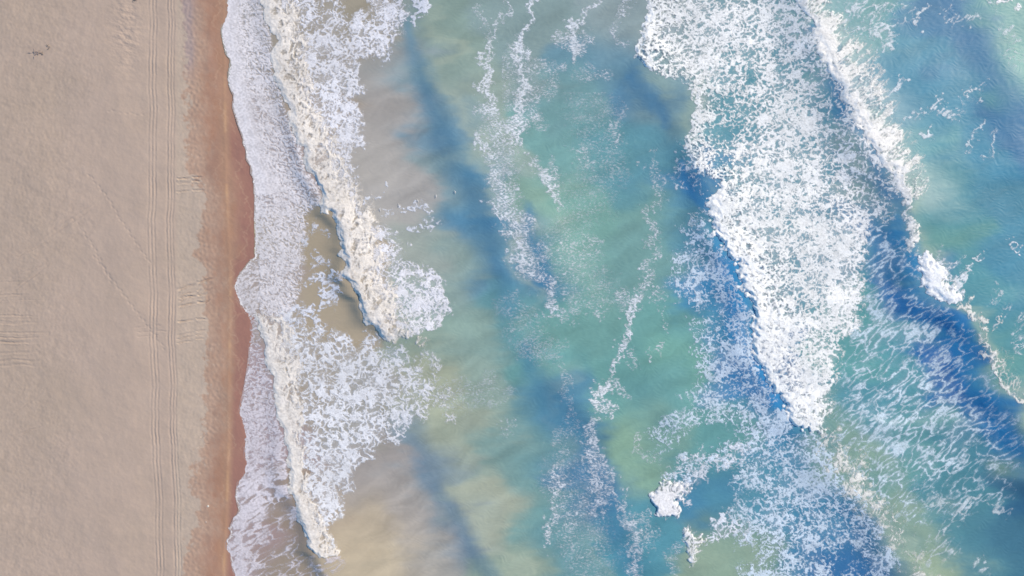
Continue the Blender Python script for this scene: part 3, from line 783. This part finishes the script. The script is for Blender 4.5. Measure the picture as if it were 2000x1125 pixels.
foam('foam_streak', 'branching foam streak that widens downward, in the green water near the top', (980, 1260, -260, 460),
     strokes([(.9, [(1075, -260, 6), (1050, 0, 7), (1040, 22, 6), (1026, 48, 8), (1018, 80, 9), (1010, 110, 14)]), (.93, [(1010, 110, 14), (1014, 140, 15), (1024, 170, 15), (1022, 190, 18)]),
              (.72, [(1020, 190, 20), (1012, 225, 20), (1005, 260, 12), (1020, 285, 8)]), (.3, [(1030, 130, 18), (1070, 135, 22), (1100, 128, 10)]), (.28, [(1050, 180, 20), (1085, 165, 20)]), (.35, [(1035, 205, 18), (1055, 245, 14)]),
              (.5, [(1025, 300, 8), (1042, 318, 9), (1060, 335, 9)]), (.65, [(1062, 335, 8), (1072, 355, 12), (1082, 385, 12), (1088, 408, 6)]), (.35, [(1075, 305, 7), (1080, 330, 8), (1086, 375, 12)]), (.18, [(980, 115, 25), (990, 200, 20)])]),
     dash, DT, soft=.34, warp=(5, 3), amax=.92, group='foam streaks between the breakers')
foam('foam_streak', 'bright short patch of foam with a tail running up and to the right', (1070, 1300, -260, 260),
     strokes([(.85, [(1180, -60, 8), (1165, 0, 9), (1150, 22, 8), (1136, 38, 8)]), (.97, [(1118, 40, 10), (1118, 70, 16), (1123, 92, 15), (1128, 108, 9)]), (.45, [(1095, 75, 13), (1110, 85, 16), (1130, 110, 12), (1150, 70, 10)]),
              (.4, [(1230, 0, 10), (1205, 38, 12), (1195, 55, 8), (1212, 85, 10)]), (.2, [(1130, 140, 16), (1180, 150, 14)])]),
     dash, DT, soft=.3, warp=(5, 3), amax=.95, group='foam streaks between the breakers')
foam('foam_streak', 'faint freckles of foam on the green water in the middle', (960, 1340, 180, 700),
     strokes([(.45, [(1122, 297, 9), (1150, 302, 12), (1155, 340, 10)]), (.35, [(1195, 285, 14), (1205, 240, 14), (1215, 215, 8)]), (.12, [(1150, 200, 60), (1180, 320, 60), (1140, 400, 60)]), (.33, [(1100, 465, 14), (1115, 500, 22), (1118, 530, 20), (1150, 480, 24)]),
              (.4, [(1110, 575, 14), (1120, 600, 16), (1105, 625, 10)]), (.38, [(1158, 580, 12), (1155, 605, 14), (1175, 610, 10)]), (.16, [(1100, 480, 60), (1150, 560, 60)]), (.28, [(1270, 300, 8), (1278, 340, 14), (1295, 370, 12), (1280, 395, 10)]), (.12, [(1000, 600, 40), (1050, 680, 50)])]),
     dash, DT, soft=.34, warp=(6, 4), amax=.75, group='foam streaks between the breakers')
foam('foam_streak', 'long foam line slanting down to the left across the green water', (1130, 1360, 380, 840),
     strokes([(.38, [(1268, 410, 9), (1272, 450, 11), (1280, 480, 12), (1268, 520, 10)]), (.45, [(1268, 520, 10), (1262, 555, 12), (1240, 585, 20)]), (.4, [(1215, 580, 16), (1235, 595, 16)]), (.75, [(1240, 585, 12), (1228, 610, 11), (1232, 635, 10), (1220, 660, 9), (1208, 690, 8), (1196, 715, 8), (1188, 740, 8)]),
              (.3, [(1290, 560, 9), (1282, 590, 9)]), (.35, [(1298, 610, 6), (1300, 640, 7)]), (.3, [(1235, 690, 8), (1232, 720, 8)]), (.3, [(1285, 675, 6), (1275, 690, 6)]), (.95, [(1186, 748, 13), (1172, 770, 17), (1166, 785, 12)]), (.55, [(1165, 785, 16), (1185, 795, 12), (1198, 815, 7)]),
              (.4, [(1205, 755, 12), (1215, 770, 8)])]),
     dash, DT, soft=.3, warp=(5, 4), amax=.93, group='foam streaks between the breakers')
foam('foam_streak', 'pale blue freckled foam streak on the dark water near the bottom', (1040, 1340, 780, 1285),
     strokes([(.6, [(1158, 820, 10), (1152, 850, 16), (1158, 890, 22), (1165, 920, 24), (1175, 960, 22), (1165, 1000, 12)]), (.55, [(1180, 900, 14), (1188, 940, 10), (1195, 975, 9), (1212, 990, 6)]), (.55, [(1222, 955, 8), (1220, 1000, 9), (1235, 1030, 13), (1240, 1070, 20), (1238, 1110, 14), (1245, 1180, 10)]),
              (.55, [(1088, 905, 6), (1083, 940, 9), (1082, 980, 11), (1074, 1030, 10), (1060, 1070, 5)]), (.28, [(1112, 980, 12), (1105, 1040, 10)]), (.3, [(1135, 980, 14), (1155, 1010, 12)]), (.2, [(1110, 830, 24), (1090, 880, 20)]), (.3, [(1320, 1065, 14), (1310, 1110, 14)]), (.25, [(1255, 1010, 20), (1270, 1060, 20)]), (.35, [(1018, 1090, 5), (1015, 1125, 7)]), (.12, [(1100, 930, 60), (1150, 1080, 70)]),
              (.35, [(1245, 850, 5), (1240, 880, 7), (1280, 895, 10)])]),
     dash, DT, soft=.34, warp=(5, 4), amax=.85, group='foam streaks between the breakers')
foam('foam_streak', 'loose flecks of foam beside the sandy plume at lower centre', (820, 1120, 640, 900),
     strokes([(.3, [(1095, 715, 12), (1110, 760, 14), (1125, 795, 12)]), (.3, [(985, 830, 9), (995, 850, 7)]), (.15, [(880, 780, 40), (960, 760, 40)]), (.18, [(1020, 680, 20), (1080, 690, 24)])]),
     dash, DT, soft=.34, warp=(6, 4), amax=.7, group='foam streaks between the breakers')

# 7 big field of foam and its bore
HG = prof([(-60, .05), (60, .25), (110, .4), (145, .1), (200, .1), (320, .2), (400, .3), (470, .5), (600, .5), (700, .55), (820, .4), (850, .15)])
RG2 = line([(1762, 385), (1745, 420), (1712, 445), (1700, 480), (1690, 540), (1698, 600), (1675, 650), (1648, 690), (1642, 740), (1628, 790), (1622, 845)])
def cv(x, y):
    d = x - G0(y); dk = K0(y) - x
    c = .75 + .23 * ss(60, 12, d) * ss(340, 400, y) + .05 * ss(600, 760, y) + .16 * ss(50, 10, d) * ss(150, 110, y)
    c -= .34 * blob(x, y, 1420, 235, 46, 50) + .34 * blob(x, y, 1350, 170, 60, 22, 25) + .2 * blob(x, y, 1370, 280, 40, 50) + .12 * blob(x, y, 1330, 60, 40, 40)
    c -= .36 * np.exp(-((dk - 42) / 34) ** 2) * ss(60, 130, y) + .12 * blob(x, y, 1480, 130, 60, 30, 20)
    c -= .20 * blob(x, y, 1510, 480, 60, 50, 30) + .12 * blob(x, y, 1560, 600, 40, 40)
    c += .16 * blob(x, y, 1600, 500, 60, 110, -20) + .1 * blob(x, y, 1580, 760, 40, 60) + .1 * blob(x, y, 1520, 650, 40, 60) + .06 * blob(x, y, 1500, 60, 60, 60)
    c -= .4 * blob(x, y, 1700, 330, 12, 12)
    c += .09 * fs(0, x, y, 120) - .07 * ss(460, 330, y)
    c = np.clip(c, 0, .93)
    c = np.where((d < 22) & (y > 360), np.maximum(c, .96), c)
    c *= ss(0, 2, d) * ss(-2, 8, dk) * ss(-4, 34, RG2(y) - x + 400 * (y < 385)) * ss(856, 838, y)
    return c
foam('breaking_wave', 'widest field of dazzling white foam, pushed along by a high bore front', (1220, 1790, -260, 870), cv,
     [(.5, 'mottle', 7.5, 25, 1.3), (.8, 'lace', 12.5, 25, 1.25), (.25, 'lace', 26, 25, 1.6)], (252, 255, 255), soft=.21, warp=(4, 2.5), roll=roll_of(G0, HG, 16, 46), puff=lambda x, y: .01 + .08 * ss(60, 10, x - G0(y)) * ss(330, 420, y), cat='breaking wave', thick=.012, kind='thing')
# 8 lace shaded by the bore
PM = [(1345, 445), (1382, 420), (1402, 470), (1442, 545), (1456, 590), (1470, 640), (1468, 690), (1502, 745), (1528, 790), (1552, 835), (1602, 848), (1622, 880), (1650, 930), (1690, 990),
      (1722, 1060), (1745, 1125), (1760, 1285), (1380, 1285), (1430, 1125), (1480, 1085), (1425, 1040), (1440, 980), (1432, 925), (1470, 890), (1400, 905), (1330, 940), (1300, 935),
      (1345, 895), (1410, 870), (1435, 835), (1390, 815), (1340, 845), (1290, 880), (1272, 850), (1292, 805), (1345, 790), (1350, 740), (1355, 700), (1348, 640), (1375, 600), (1325, 575), (1308, 540), (1325, 490)]
def cv(x, y):
    s_ = sdf(PM, x, y)
    c = .47 + 0 * x
    c -= .3 * blob(x, y, 1390, 600, 26, 30) + .35 * blob(x, y, 1400, 850, 50, 18) + .2 * blob(x, y, 1430, 760, 30, 20) + .45 * blob(x, y, 1460, 960, 22, 24) + .3 * blob(x, y, 1560, 1010, 16, 14) + .35 * blob(x, y, 1660, 1100, 60, 40)
    c += .12 * blob(x, y, 1430, 700, 50, 40) + .16 * blob(x, y, 1540, 960, 50, 60) + .14 * blob(x, y, 1500, 830, 50, 40) + .1 * blob(x, y, 1380, 510, 40, 50) + .12 * blob(x, y, 1600, 920, 30, 50) + .2 * blob(x, y, 1370, 900, 30, 16)
    c += .12 * fbm_s(1, x, y, 80)
    c *= ss(-12, 16, s_)
    return c * ss(2, -1, x - G0(y) - 1000 * (y > 850))
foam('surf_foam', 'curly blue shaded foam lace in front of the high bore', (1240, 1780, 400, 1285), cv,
     [(.6, 'web', 12, 30, 1.2), (.5, 'lace', 13, 20, 1.2), (.35, 'mottle', 7, 10, 1.2)], (222, 240, 255), soft=.17, warp=(7, 4), amax=.88, puff=.02)  # blue of the bore's shade also put into the foam tone
def cv(x, y):
    c = strokes([(.45, [(1345, 265, 8), (1338, 300, 14), (1350, 330, 16)]), (.45, [(1335, 310, 12), (1325, 340, 12), (1340, 370, 8)]), (.5, [(1372, 400, 8), (1356, 420, 10), (1352, 445, 10)]), (.3, [(1360, 360, 12), (1372, 375, 8)])])(x, y)
    return c * ss(2, -3, x - G0(y))
foam('foam_patch', 'small blue tinted wisps of foam left of the notch in the white field', (1300, 1410, 240, 470), cv, [(1, 'lace', 9, 40, 1.3)], (228, 238, 248), soft=.22, warp=(6, 4), amax=.9)
for PP, lb, hh in (([(1268, 985), (1270, 960), (1280, 942), (1300, 935), (1322, 938), (1345, 932), (1346, 950), (1332, 985), (1322, 1008), (1292, 1012), (1276, 1002)], 'white clump of breaking foam at the lower tip of the shaded lace', .35),
                   ([(1331, 1024), (1348, 1026), (1372, 1040), (1386, 1050), (1370, 1064), (1366, 1082), (1360, 1098), (1346, 1097), (1336, 1082), (1332, 1052)], 'small white clump of breaking foam nearest the bottom edge', .3)):
    def cv(x, y, PP=PP): return .97 * ss(-1, 5, sdf(PP, x, y)) * (1 - .35 * ss(1310, 1350, x) - .35 * ss(965, 938, y) * (y < 1015))
    foam('breaking_wave', lb, (1240, 1410, 910, 1120), cv, [(1, 'mottle', 11, 60, 1.5)], (244, 245, 247), soft=.26, warp=(4, 2), puff=.03, cat='breaking wave', kind='thing',
         roll=lambda x, y, PP=PP, hh=hh: hh * ss(0, 9, sdf(PP, x, y)), group='small clumps of breaking foam')
foam('foam_patch', 'trail of foam flecks leading right from the white clumps near the bottom', (1240, 1480, 860, 1110),
     strokes([(.6, [(1335, 950, 18), (1365, 925, 18), (1400, 900, 20), (1450, 885, 22)]), (.5, [(1370, 1060, 12), (1400, 1040, 18), (1460, 1040, 22)]), (.45, [(1300, 930, 10), (1340, 905, 14), (1370, 890, 14)]), (.62, [(1380, 1045, 8), (1400, 1025, 12), (1430, 1020, 12), (1460, 1030, 12)]), (.5, [(1400, 1020, 8), (1425, 1000, 8)]), (.4, [(1268, 990, 4), (1262, 1004, 5)]), (.4, [(1345, 950, 10), (1340, 975, 10)])]),
     [(1, 'lace', 10, 20, 1.3)], (232, 240, 250), soft=.2, warp=(5, 4), amax=.95)
# 9 long drawn lace between the two outer crests
PH = [(1700, 440), (1764, 405), (1778, 470), (1782, 540), (1820, 590), (1870, 630), (1905, 665), (1925, 720), (1965, 790), (2000, 870), (1995, 940), (1940, 980), (1900, 1010), (1850, 1010), (1780, 1030), (1735, 1000), (1700, 985), (1665, 930), (1628, 868), (1632, 790), (1645, 740), (1650, 690), (1690, 620), (1690, 520)]
def cv(x, y):
    s_ = sdf(PH, x, y)
    c = .33 + .3 * blob(x, y, 1700, 560, 34, 80, -10) - .16 * ss(90, 20, K0(y) - x) + .1 * blob(x, y, 1730, 640, 60, 40) + .12 * blob(x, y, 1830, 780, 70, 30, -35) - .12 * blob(x, y, 1700, 760, 40, 50) - .34 * blob(x, y, 1745, 450, 34, 26) - .1 * blob(x, y, 1910, 770, 40, 30, 50)
    c -= .22 * ss(900, 1000, y) + .1 * ss(1860, 1950, x)
    c += .08 * fbm_s(3, x, y, 90)
    return c * ss(-16, 22, s_) * ss(14, 0, x - K0(y))
foam('surf_foam', 'long stretched net of foam in the trough between the two outermost crests', (1610, 2030, 390, 1060), cv,
     [(1.0, 'web', 17, 38, 2.3), (.16, 'spray', 18, 38, 4.0), (.14, 'mottle', 7, 38, 1.6)], (222, 242, 255), soft=.26, warp=(7, 3), amax=.88)  # bluish tone paints in the shade of the trough
# 10 outer crest
HK = prof([(-160, .22), (300, .25), (385, .1), (500, .1)])
def cv(x, y):
    d = x - K0(y) - 8 * fbm_s(1, x, y * 1.0, 40)
    wd = prof([(-160, 60), (0, 40), (60, 60), (120, 82), (200, 62), (260, 72), (310, 66), (360, 30), (400, 10), (520, 6)])(y)
    u = np.clip(d / wd, 0, 2)
    c = ss(-15, -8, x - K0(y)) * (1.06 - .72 * np.clip(u, 0, 2) ** .9) * ss(1.45, .8, u)
    c = c * prof([(-160, 1), (370, 1), (400, .6), (480, .7), (500, 0)])(y)
    return c
foam('breaking_wave', 'seaward crest of cream foam combed out in streaks to the right', (1500, 1900, -260, 520), cv,
     [(.8, 'spray', 24, 40, 3.6), (.7, 'web', 11, 40, 2.4), (.25, 'mottle', 7, 40, 2)], (254, 253, 249), soft=.26, warp=(4, 2), roll=lambda x, y: HK(y) * ss(-15, 8, x - K0(y)) * np.exp(-(np.maximum(0, x - K0(y) - 8) / 50) ** 2), puff=.02, cat='breaking wave', kind='thing')
foam('foam_patch', 'lacy foam wisps fanning out on the teal water at the top right', (1600, 2100, -100, 360),
     strokes([(.42, [(1640, 20, 20), (1690, 15, 16), (1700, 45, 20), (1660, 60, 24)]), (.45, [(1700, 70, 18), (1740, 60, 14), (1720, 90, 18)]), (.3, [(1720, 30, 14), (1770, 25, 14), (1740, 60, 16)]), (.42, [(1800, 12, 10), (1797, 30, 8), (1785, 45, 8)]), (.25, [(1830, 30, 12), (1900, 45, 12)]),
              (.5, [(1700, 190, 9), (1740, 172, 9), (1762, 165, 6)]), (.55, [(1765, 240, 8), (1795, 220, 9), (1826, 204, 7)]), (.42, [(1830, 232, 8), (1862, 215, 10), (1898, 200, 7), (1902, 188, 4)]), (.3, [(1880, 200, 5), (1885, 178, 5), (1920, 165, 4)]), (.4, [(1790, 270, 8), (1805, 258, 8)]), (.35, [(1925, 3, 10), (1935, 30, 5)]),
              (.5, [(1855, 0, 8), (1872, 5, 8)]), (.2, [(1950, 60, 20), (1990, 120, 20)])]),
     [(1, 'lace', 10, 38, 2.2), (.4, 'spray', 20, 38, 3)], (236, 246, 252), soft=.2, warp=(6, 4), amax=.9)
foam('foam_patch', 'two short bright foam dashes in the top right corner', (1920, 2040, -20, 50),
     strokes([(.97, [(1944, 8, 4), (1970, 4, 3.5)]), (.95, [(1982, 18, 4), (1993, 17, 3.5)])]), [(1, 'mottle', 7, 10, 2)], (250, 252, 254), soft=.25, warp=(2, 1.5))
foam('foam_patch', 'faint broken ring of foam on calm teal water at the right', (1870, 1960, 230, 340),
     strokes([(.6, [(1886, 305, 3), (1888, 285, 3), (1897, 262, 3.5), (1912, 244, 2.5)]), (.5, [(1903, 310, 3), (1922, 312, 3.5), (1934, 300, 3), (1934, 272, 3), (1934, 258, 4), (1924, 260, 3.5)]), (.4, [(1922, 295, 3), (1922, 304, 3)])]), [(1, 'lace', 7, 40, 1.5)], (226, 240, 248), soft=.3, warp=(3, 2), amax=.75)
foam('foam_patch', 'small loose scraps of foam right of the thick white clump', (1780, 2040, 440, 720),
     strokes([(.8, [(1963, 474, 6), (1975, 483, 5), (1990, 492, 4)]), (.45, [(1885, 508, 5), (1915, 498, 5)]), (.5, [(1850, 520, 6), (1865, 508, 7)]), (.55, [(1862, 540, 8), (1885, 522, 7)]), (.7, [(1822, 515, 9), (1845, 545, 14), (1862, 572, 12)]), (.6, [(1850, 560, 12), (1868, 548, 12), (1880, 532, 8)]), (.45, [(1820, 500, 6), (1845, 520, 10)]), (.2, [(1935, 560, 10), (1930, 590, 14), (1960, 595, 10)]),
              (.35, [(1930, 640, 4), (1952, 615, 3)]), (.18, [(1980, 670, 20), (1990, 620, 16)])]),
     [(1, 'lace', 8, 40, 2.2)], (238, 246, 252), soft=.2, warp=(4, 3), amax=.92)
PK = [(1776, 498), (1798, 488), (1816, 504), (1832, 526), (1850, 548), (1862, 570), (1862, 592), (1836, 597), (1818, 590), (1806, 578), (1797, 570), (1795, 560), (1784, 548), (1777, 534), (1784, 520)]
foam('breaking_wave', 'thick white clump of foam tumbling off the outer crest above deep blue water', (1760, 1880, 480, 610),
     lambda x, y: (.98 - .2 * ss(1815, 1850, x + .0 * y) * ss(585, 520, y)) * ss(-1, 6, sdf(PK, x, y)), [(1, 'mottle', 10, 60, 1.5)], (246, 250, 254), soft=.3, warp=(5, 2), roll=lambda x, y: .4 * ss(0, 22, sdf(PK, x, y)), puff=.02, cat='breaking wave', kind='thing', group='small clumps of breaking foam')
foam('foam_crest', 'thin bright foam line along the outer crest below the thick white clump', (1840, 2060, 560, 860),
     strokes([(.95, [(1868, 600, 7), (1890, 612, 9), (1906, 630, 7)]), (.55, [(1855, 582, 5), (1875, 600, 9), (1880, 580, 5)]), (.6, [(1908, 640, 5), (1912, 665, 10), (1930, 700, 8)]), (.5, [(1925, 645, 3), (1945, 620, 3)]), (.9, [(1925, 695, 4), (1932, 715, 4), (1942, 745, 4.5), (1960, 766, 4.5), (1986, 783, 4)]),
              (.5, [(1905, 690, 8), (1925, 705, 5)]), (.25, [(1940, 700, 20), (1975, 760, 16)])]),
     [(1, 'lace', 9, 60, 1.5)], (248, 247, 240), soft=.25, warp=(3, 2), cat='foam')
# 11 lower crest
def cv(x, y):
    d = x - N0(y)
    c = prof([(830, 0), (860, .5), (900, .58), (940, .72), (975, .62), (1010, .4), (1050, .2), (1080, .05), (1105, .3), (1125, .6), (1200, .5)])(y) * np.exp(-((d - 8) / 26) ** 2)
    c = np.maximum(c, .6 * stroke(x, y, [(1752, 1010, 3), (1752, 1035, 3), (1757, 1055, 3)])); c = np.maximum(c, .5 * stroke(x, y, [(1728, 1055, 4), (1745, 1046, 5)]))
    return c
foam('foam_crest', 'wispy foam on the pale crest that runs out through the bottom edge at right', (1590, 1900, 820, 1285), cv,
     [(1, 'lace', 11, 50, 1.3), (.6, 'spray', 20, 45, 2)], (242, 243, 238), soft=.24, warp=(8, 5), amax=.92)
foam('foam_patch', 'sparse combed foam threads on the dark water in the lower right corner', (1720, 2060, 900, 1200),
     strokes([(.3, [(1800, 960, 24), (1860, 1000, 24), (1820, 1040, 26)]), (.2, [(1850, 1060, 22), (1800, 1090, 20)]), (.3, [(1880, 1000, 10), (1930, 940, 8)]), (.3, [(1905, 1095, 9), (1925, 1120, 9)]), (.22, [(1960, 1000, 14), (1940, 980, 12)]), (.3, [(1975, 905, 8), (1985, 890, 8)]), (.2, [(1915, 1080, 8), (1905, 1110, 8)])]),
     [(1, 'lace', 12, 42, 3.0)], (226, 240, 248), soft=.2, warp=(6, 4), amax=.75)

# ------------------------------------------------------------------ small things
def wz(px_, py_):
    return float(Hw[int((py_ - GY0) / ST), int((px_ - GX0) / ST)])
def szz(px_, py_): return float(z_s[int((py_ - GY0) / ST), int((px_ - GX0) / ST)])


def plain(name, col, rough=.7, sc1=20):
    m_, t_, b_ = new_mat(name, rough)
    rgb = t_.nodes.new('ShaderNodeRGB'); rgb.outputs[0].default_value = (*col, 1)
    scaled_colour(t_, rgb.outputs[0], noise(t_, sc1, 3).outputs['Fac'], .85, 1.1, b_)
    return m_


def mk(name, verts, faces, mat, parent=None, smooth=True, sub=0):
    me = bpy.data.meshes.new(name); me.from_pydata(verts, [], faces); me.update()
    if smooth: me.polygons.foreach_set('use_smooth', [True] * len(me.polygons))
    me.materials.append(mat)
    o = bpy.data.objects.new(name, me); sc.collection.objects.link(o)
    if parent: o.parent = parent
    if sub:
        s_ = o.modifiers.new('s', 'SUBSURF'); s_.levels = sub; s_.render_levels = sub
    return o


def lathe_x(prof_, n=10):
    v, f = [], []
    for (x, r, zc) in prof_:
        for i in range(n):
            a_ = 2 * math.pi * i / n; v.append((x, r * cos(a_), zc + r * .85 * sin(a_)))
    for j in range(len(prof_) - 1):
        for i in range(n): f.append((j * n + i, j * n + (i + 1) % n, (j + 1) * n + (i + 1) % n, (j + 1) * n + i))
    f.append(tuple(range(n))[::-1]); f.append(tuple((len(prof_) - 1) * n + i for i in range(n)))
    return v, f


MW = plain('white_feather', (.75, .75, .74)); MG = plain('grey_feather', (.58, .58, .60)); MB = plain('bill_yellow', (.6, .4, .1))


def seabird():
    bv, bf = lathe_x([(-.27, .008, .0), (-.2, .035, .0), (-.1, .06, 0), (.02, .07, 0), (.12, .055, .005), (.17, .035, .01), (.2, .038, .015), (.235, .03, .015), (.26, .01, .012)])
    body = mk('seabird', bv, bf, MW)
    bl = mk('bill', *lathe_x([(.25, .012, .012), (.28, .009, .01), (.31, .003, .006)], 6), MB, body)
    tl = mk('tail', [(-.2, -.03, .01), (-.2, .03, .01), (-.34, .06, .012), (-.36, 0, .012), (-.34, -.06, .012), (-.2, -.03, 0), (-.2, .03, 0), (-.34, .06, .006), (-.36, 0, .006), (-.34, -.06, .006)],
            [(0, 1, 2, 3, 4), (9, 8, 7, 6, 5), (0, 5, 6, 1), (1, 6, 7, 2), (2, 7, 8, 3), (3, 8, 9, 4), (4, 9, 5, 0)], MW, body)
    for s in (-1, 1):
        st_ = [(0.04, .08, -.08, .02), (.2, .1, -.05, .07), (.36, .06, -.05, .08), (.5, -.02, -.09, .06), (.6, -.12, -.14, .04)]
        v, f = [], []
        for (yy_, le, te, zz) in st_:
            v += [(le, s * yy_, zz), ((le + te) / 2, s * yy_, zz + .012), (te, s * yy_, zz), ((le + te) / 2, s * yy_, zz - .004)]
        for j in range(len(st_) - 1):
            for i in range(4):
                q_ = (4 * j + i, 4 * j + (i + 1) % 4, 4 * j + 4 + (i + 1) % 4, 4 * j + 4 + i); f.append(q_ if s < 0 else q_[::-1])
        f.append((len(v) - 4, len(v) - 3, len(v) - 2, len(v) - 1))
        mk('wing', v, f, MG, body)
    return body


def copy_tree(o, parent=None):
    c = o.copy(); sc.collection.objects.link(c)
    if parent: c.parent = parent
    for ch in list(o.children): copy_tree(ch, c)
    return c


b0 = seabird()
BR = [(742, 410, 'grey winged white seabird nearest the breaker, last in the line of five'), (779, 401, 'second seabird from the breaker, flying over grey water'),
      (816, 392, 'middle seabird of the line skimming the foam scraps'), (852, 383, 'seabird ahead of the middle one, over plain grey water'), (889, 375, 'leading seabird of the line, beside the blue swell')]
for i, (x_, y_, lb) in enumerate(BR):
    o = b0 if i == 0 else copy_tree(b0)
    z_ = wz(x_, y_) + .06 + .005 * i
    k = (CAM_H - z_) / CAM_H
    o.location = ((x_ - 1000) * M * k, (562.5 - y_) * M * k, z_); o.scale = (.36, .36, .36); o.rotation_euler = (radians([8, -12, 10, -6, 4][i]), 0, radians([14, 10, 20, 8, 16][i]))
    tag(o, lb, 'bird', None, 'seabirds flying in a line low over the surf')

MS = plain('shell_white', (.55, .52, .46)); MWd = plain('weed_dark', (.17, .14, .12)); MWg = plain('weed_grey', (.36, .30, .29))


def shell(px_, py_, r, lb):
    v, f = [], []; n = 14; rings = [(1, 0), (.92, .12), (.7, .26), (.4, .36), (.12, .4)]
    for q_, hz in rings:
        for i in range(n):
            a_ = 2 * math.pi * i / n; rb = 1 + .06 * cos(7 * a_)
            v.append((r * q_ * rb * cos(a_) * 1.15 - r * .2 * (1 - q_), r * q_ * rb * sin(a_), r * hz))
    for j in range(len(rings) - 1):
        for i in range(n): f.append((j * n + i, j * n + (i + 1) % n, (j + 1) * n + (i + 1) % n, (j + 1) * n + i))
    f.append(tuple((len(rings) - 1) * n + i for i in range(n)))
    o = mk('seashell', v, f, MS)
    o.location = ((px_ - 1000) * M, (562.5 - py_) * M, szz(px_, py_) - .005); o.rotation_euler = (0, 0, radians(40))
    tag(o, lb, 'shell', None, 'white shells on the damp sand')
shell(407, 988, .11, 'larger white shell lying alone on the reddish damp sand')
shell(403, 1019, .05, 'tiny pale shell a step below the larger shell')


def clump(px_, py_, n, spread, seed, lb, mat):
    r = np.random.default_rng(seed); v, f = [], []
    for k in range(n):
        x, y = r.normal(0, spread, 2) * (1.3, .7); a_ = r.uniform(0, 6.28); L = r.uniform(.12, .35); w_ = r.uniform(.02, .025)
        pts = []
        for i in range(6):
            pts.append((x, y, .02 + .05 * r.random() + .02 * i % .05)); x += cos(a_) * L / 5; y += sin(a_) * L / 5; a_ += r.normal(0, .5)
        b_ = len(v)
        for i, (xx, yy_, zz) in enumerate(pts):
            ww = w_ * (1 - abs(i - 2.5) / 4)
            v += [(xx - ww * sin(a_), yy_ + ww * cos(a_), zz), (xx, yy_, zz + ww), (xx + ww * sin(a_), yy_ - ww * cos(a_), zz), (xx, yy_, zz - ww)]
        for i in range(5):
            for j in range(4): f.append((b_ + 4 * i + j, b_ + 4 * i + (j + 1) % 4, b_ + 4 * i + 4 + (j + 1) % 4, b_ + 4 * i + 4 + j))
    o = mk('seaweed', v, f, mat)
    o.location = ((px_ - 1000) * M, (562.5 - py_) * M, szz(px_, py_))
    tag(o, lb, 'seaweed', None, 'dried seaweed on the dry sand'); return o
clump(78, 107, 26, .22, 1, 'largest tangle of dried grey seaweed on the dry sand', MWg)
clump(89, 107, 6, .05, 2, 'dark knot of seaweed touching the largest tangle', MWd)
clump(99, 94, 6, .06, 3, 'small dark scrap of seaweed just up and right of the largest tangle', MWd)
clump(267, 2, 9, .09, 4, 'lone dark scrap of seaweed beside the wheel tracks at the top edge', MWd)
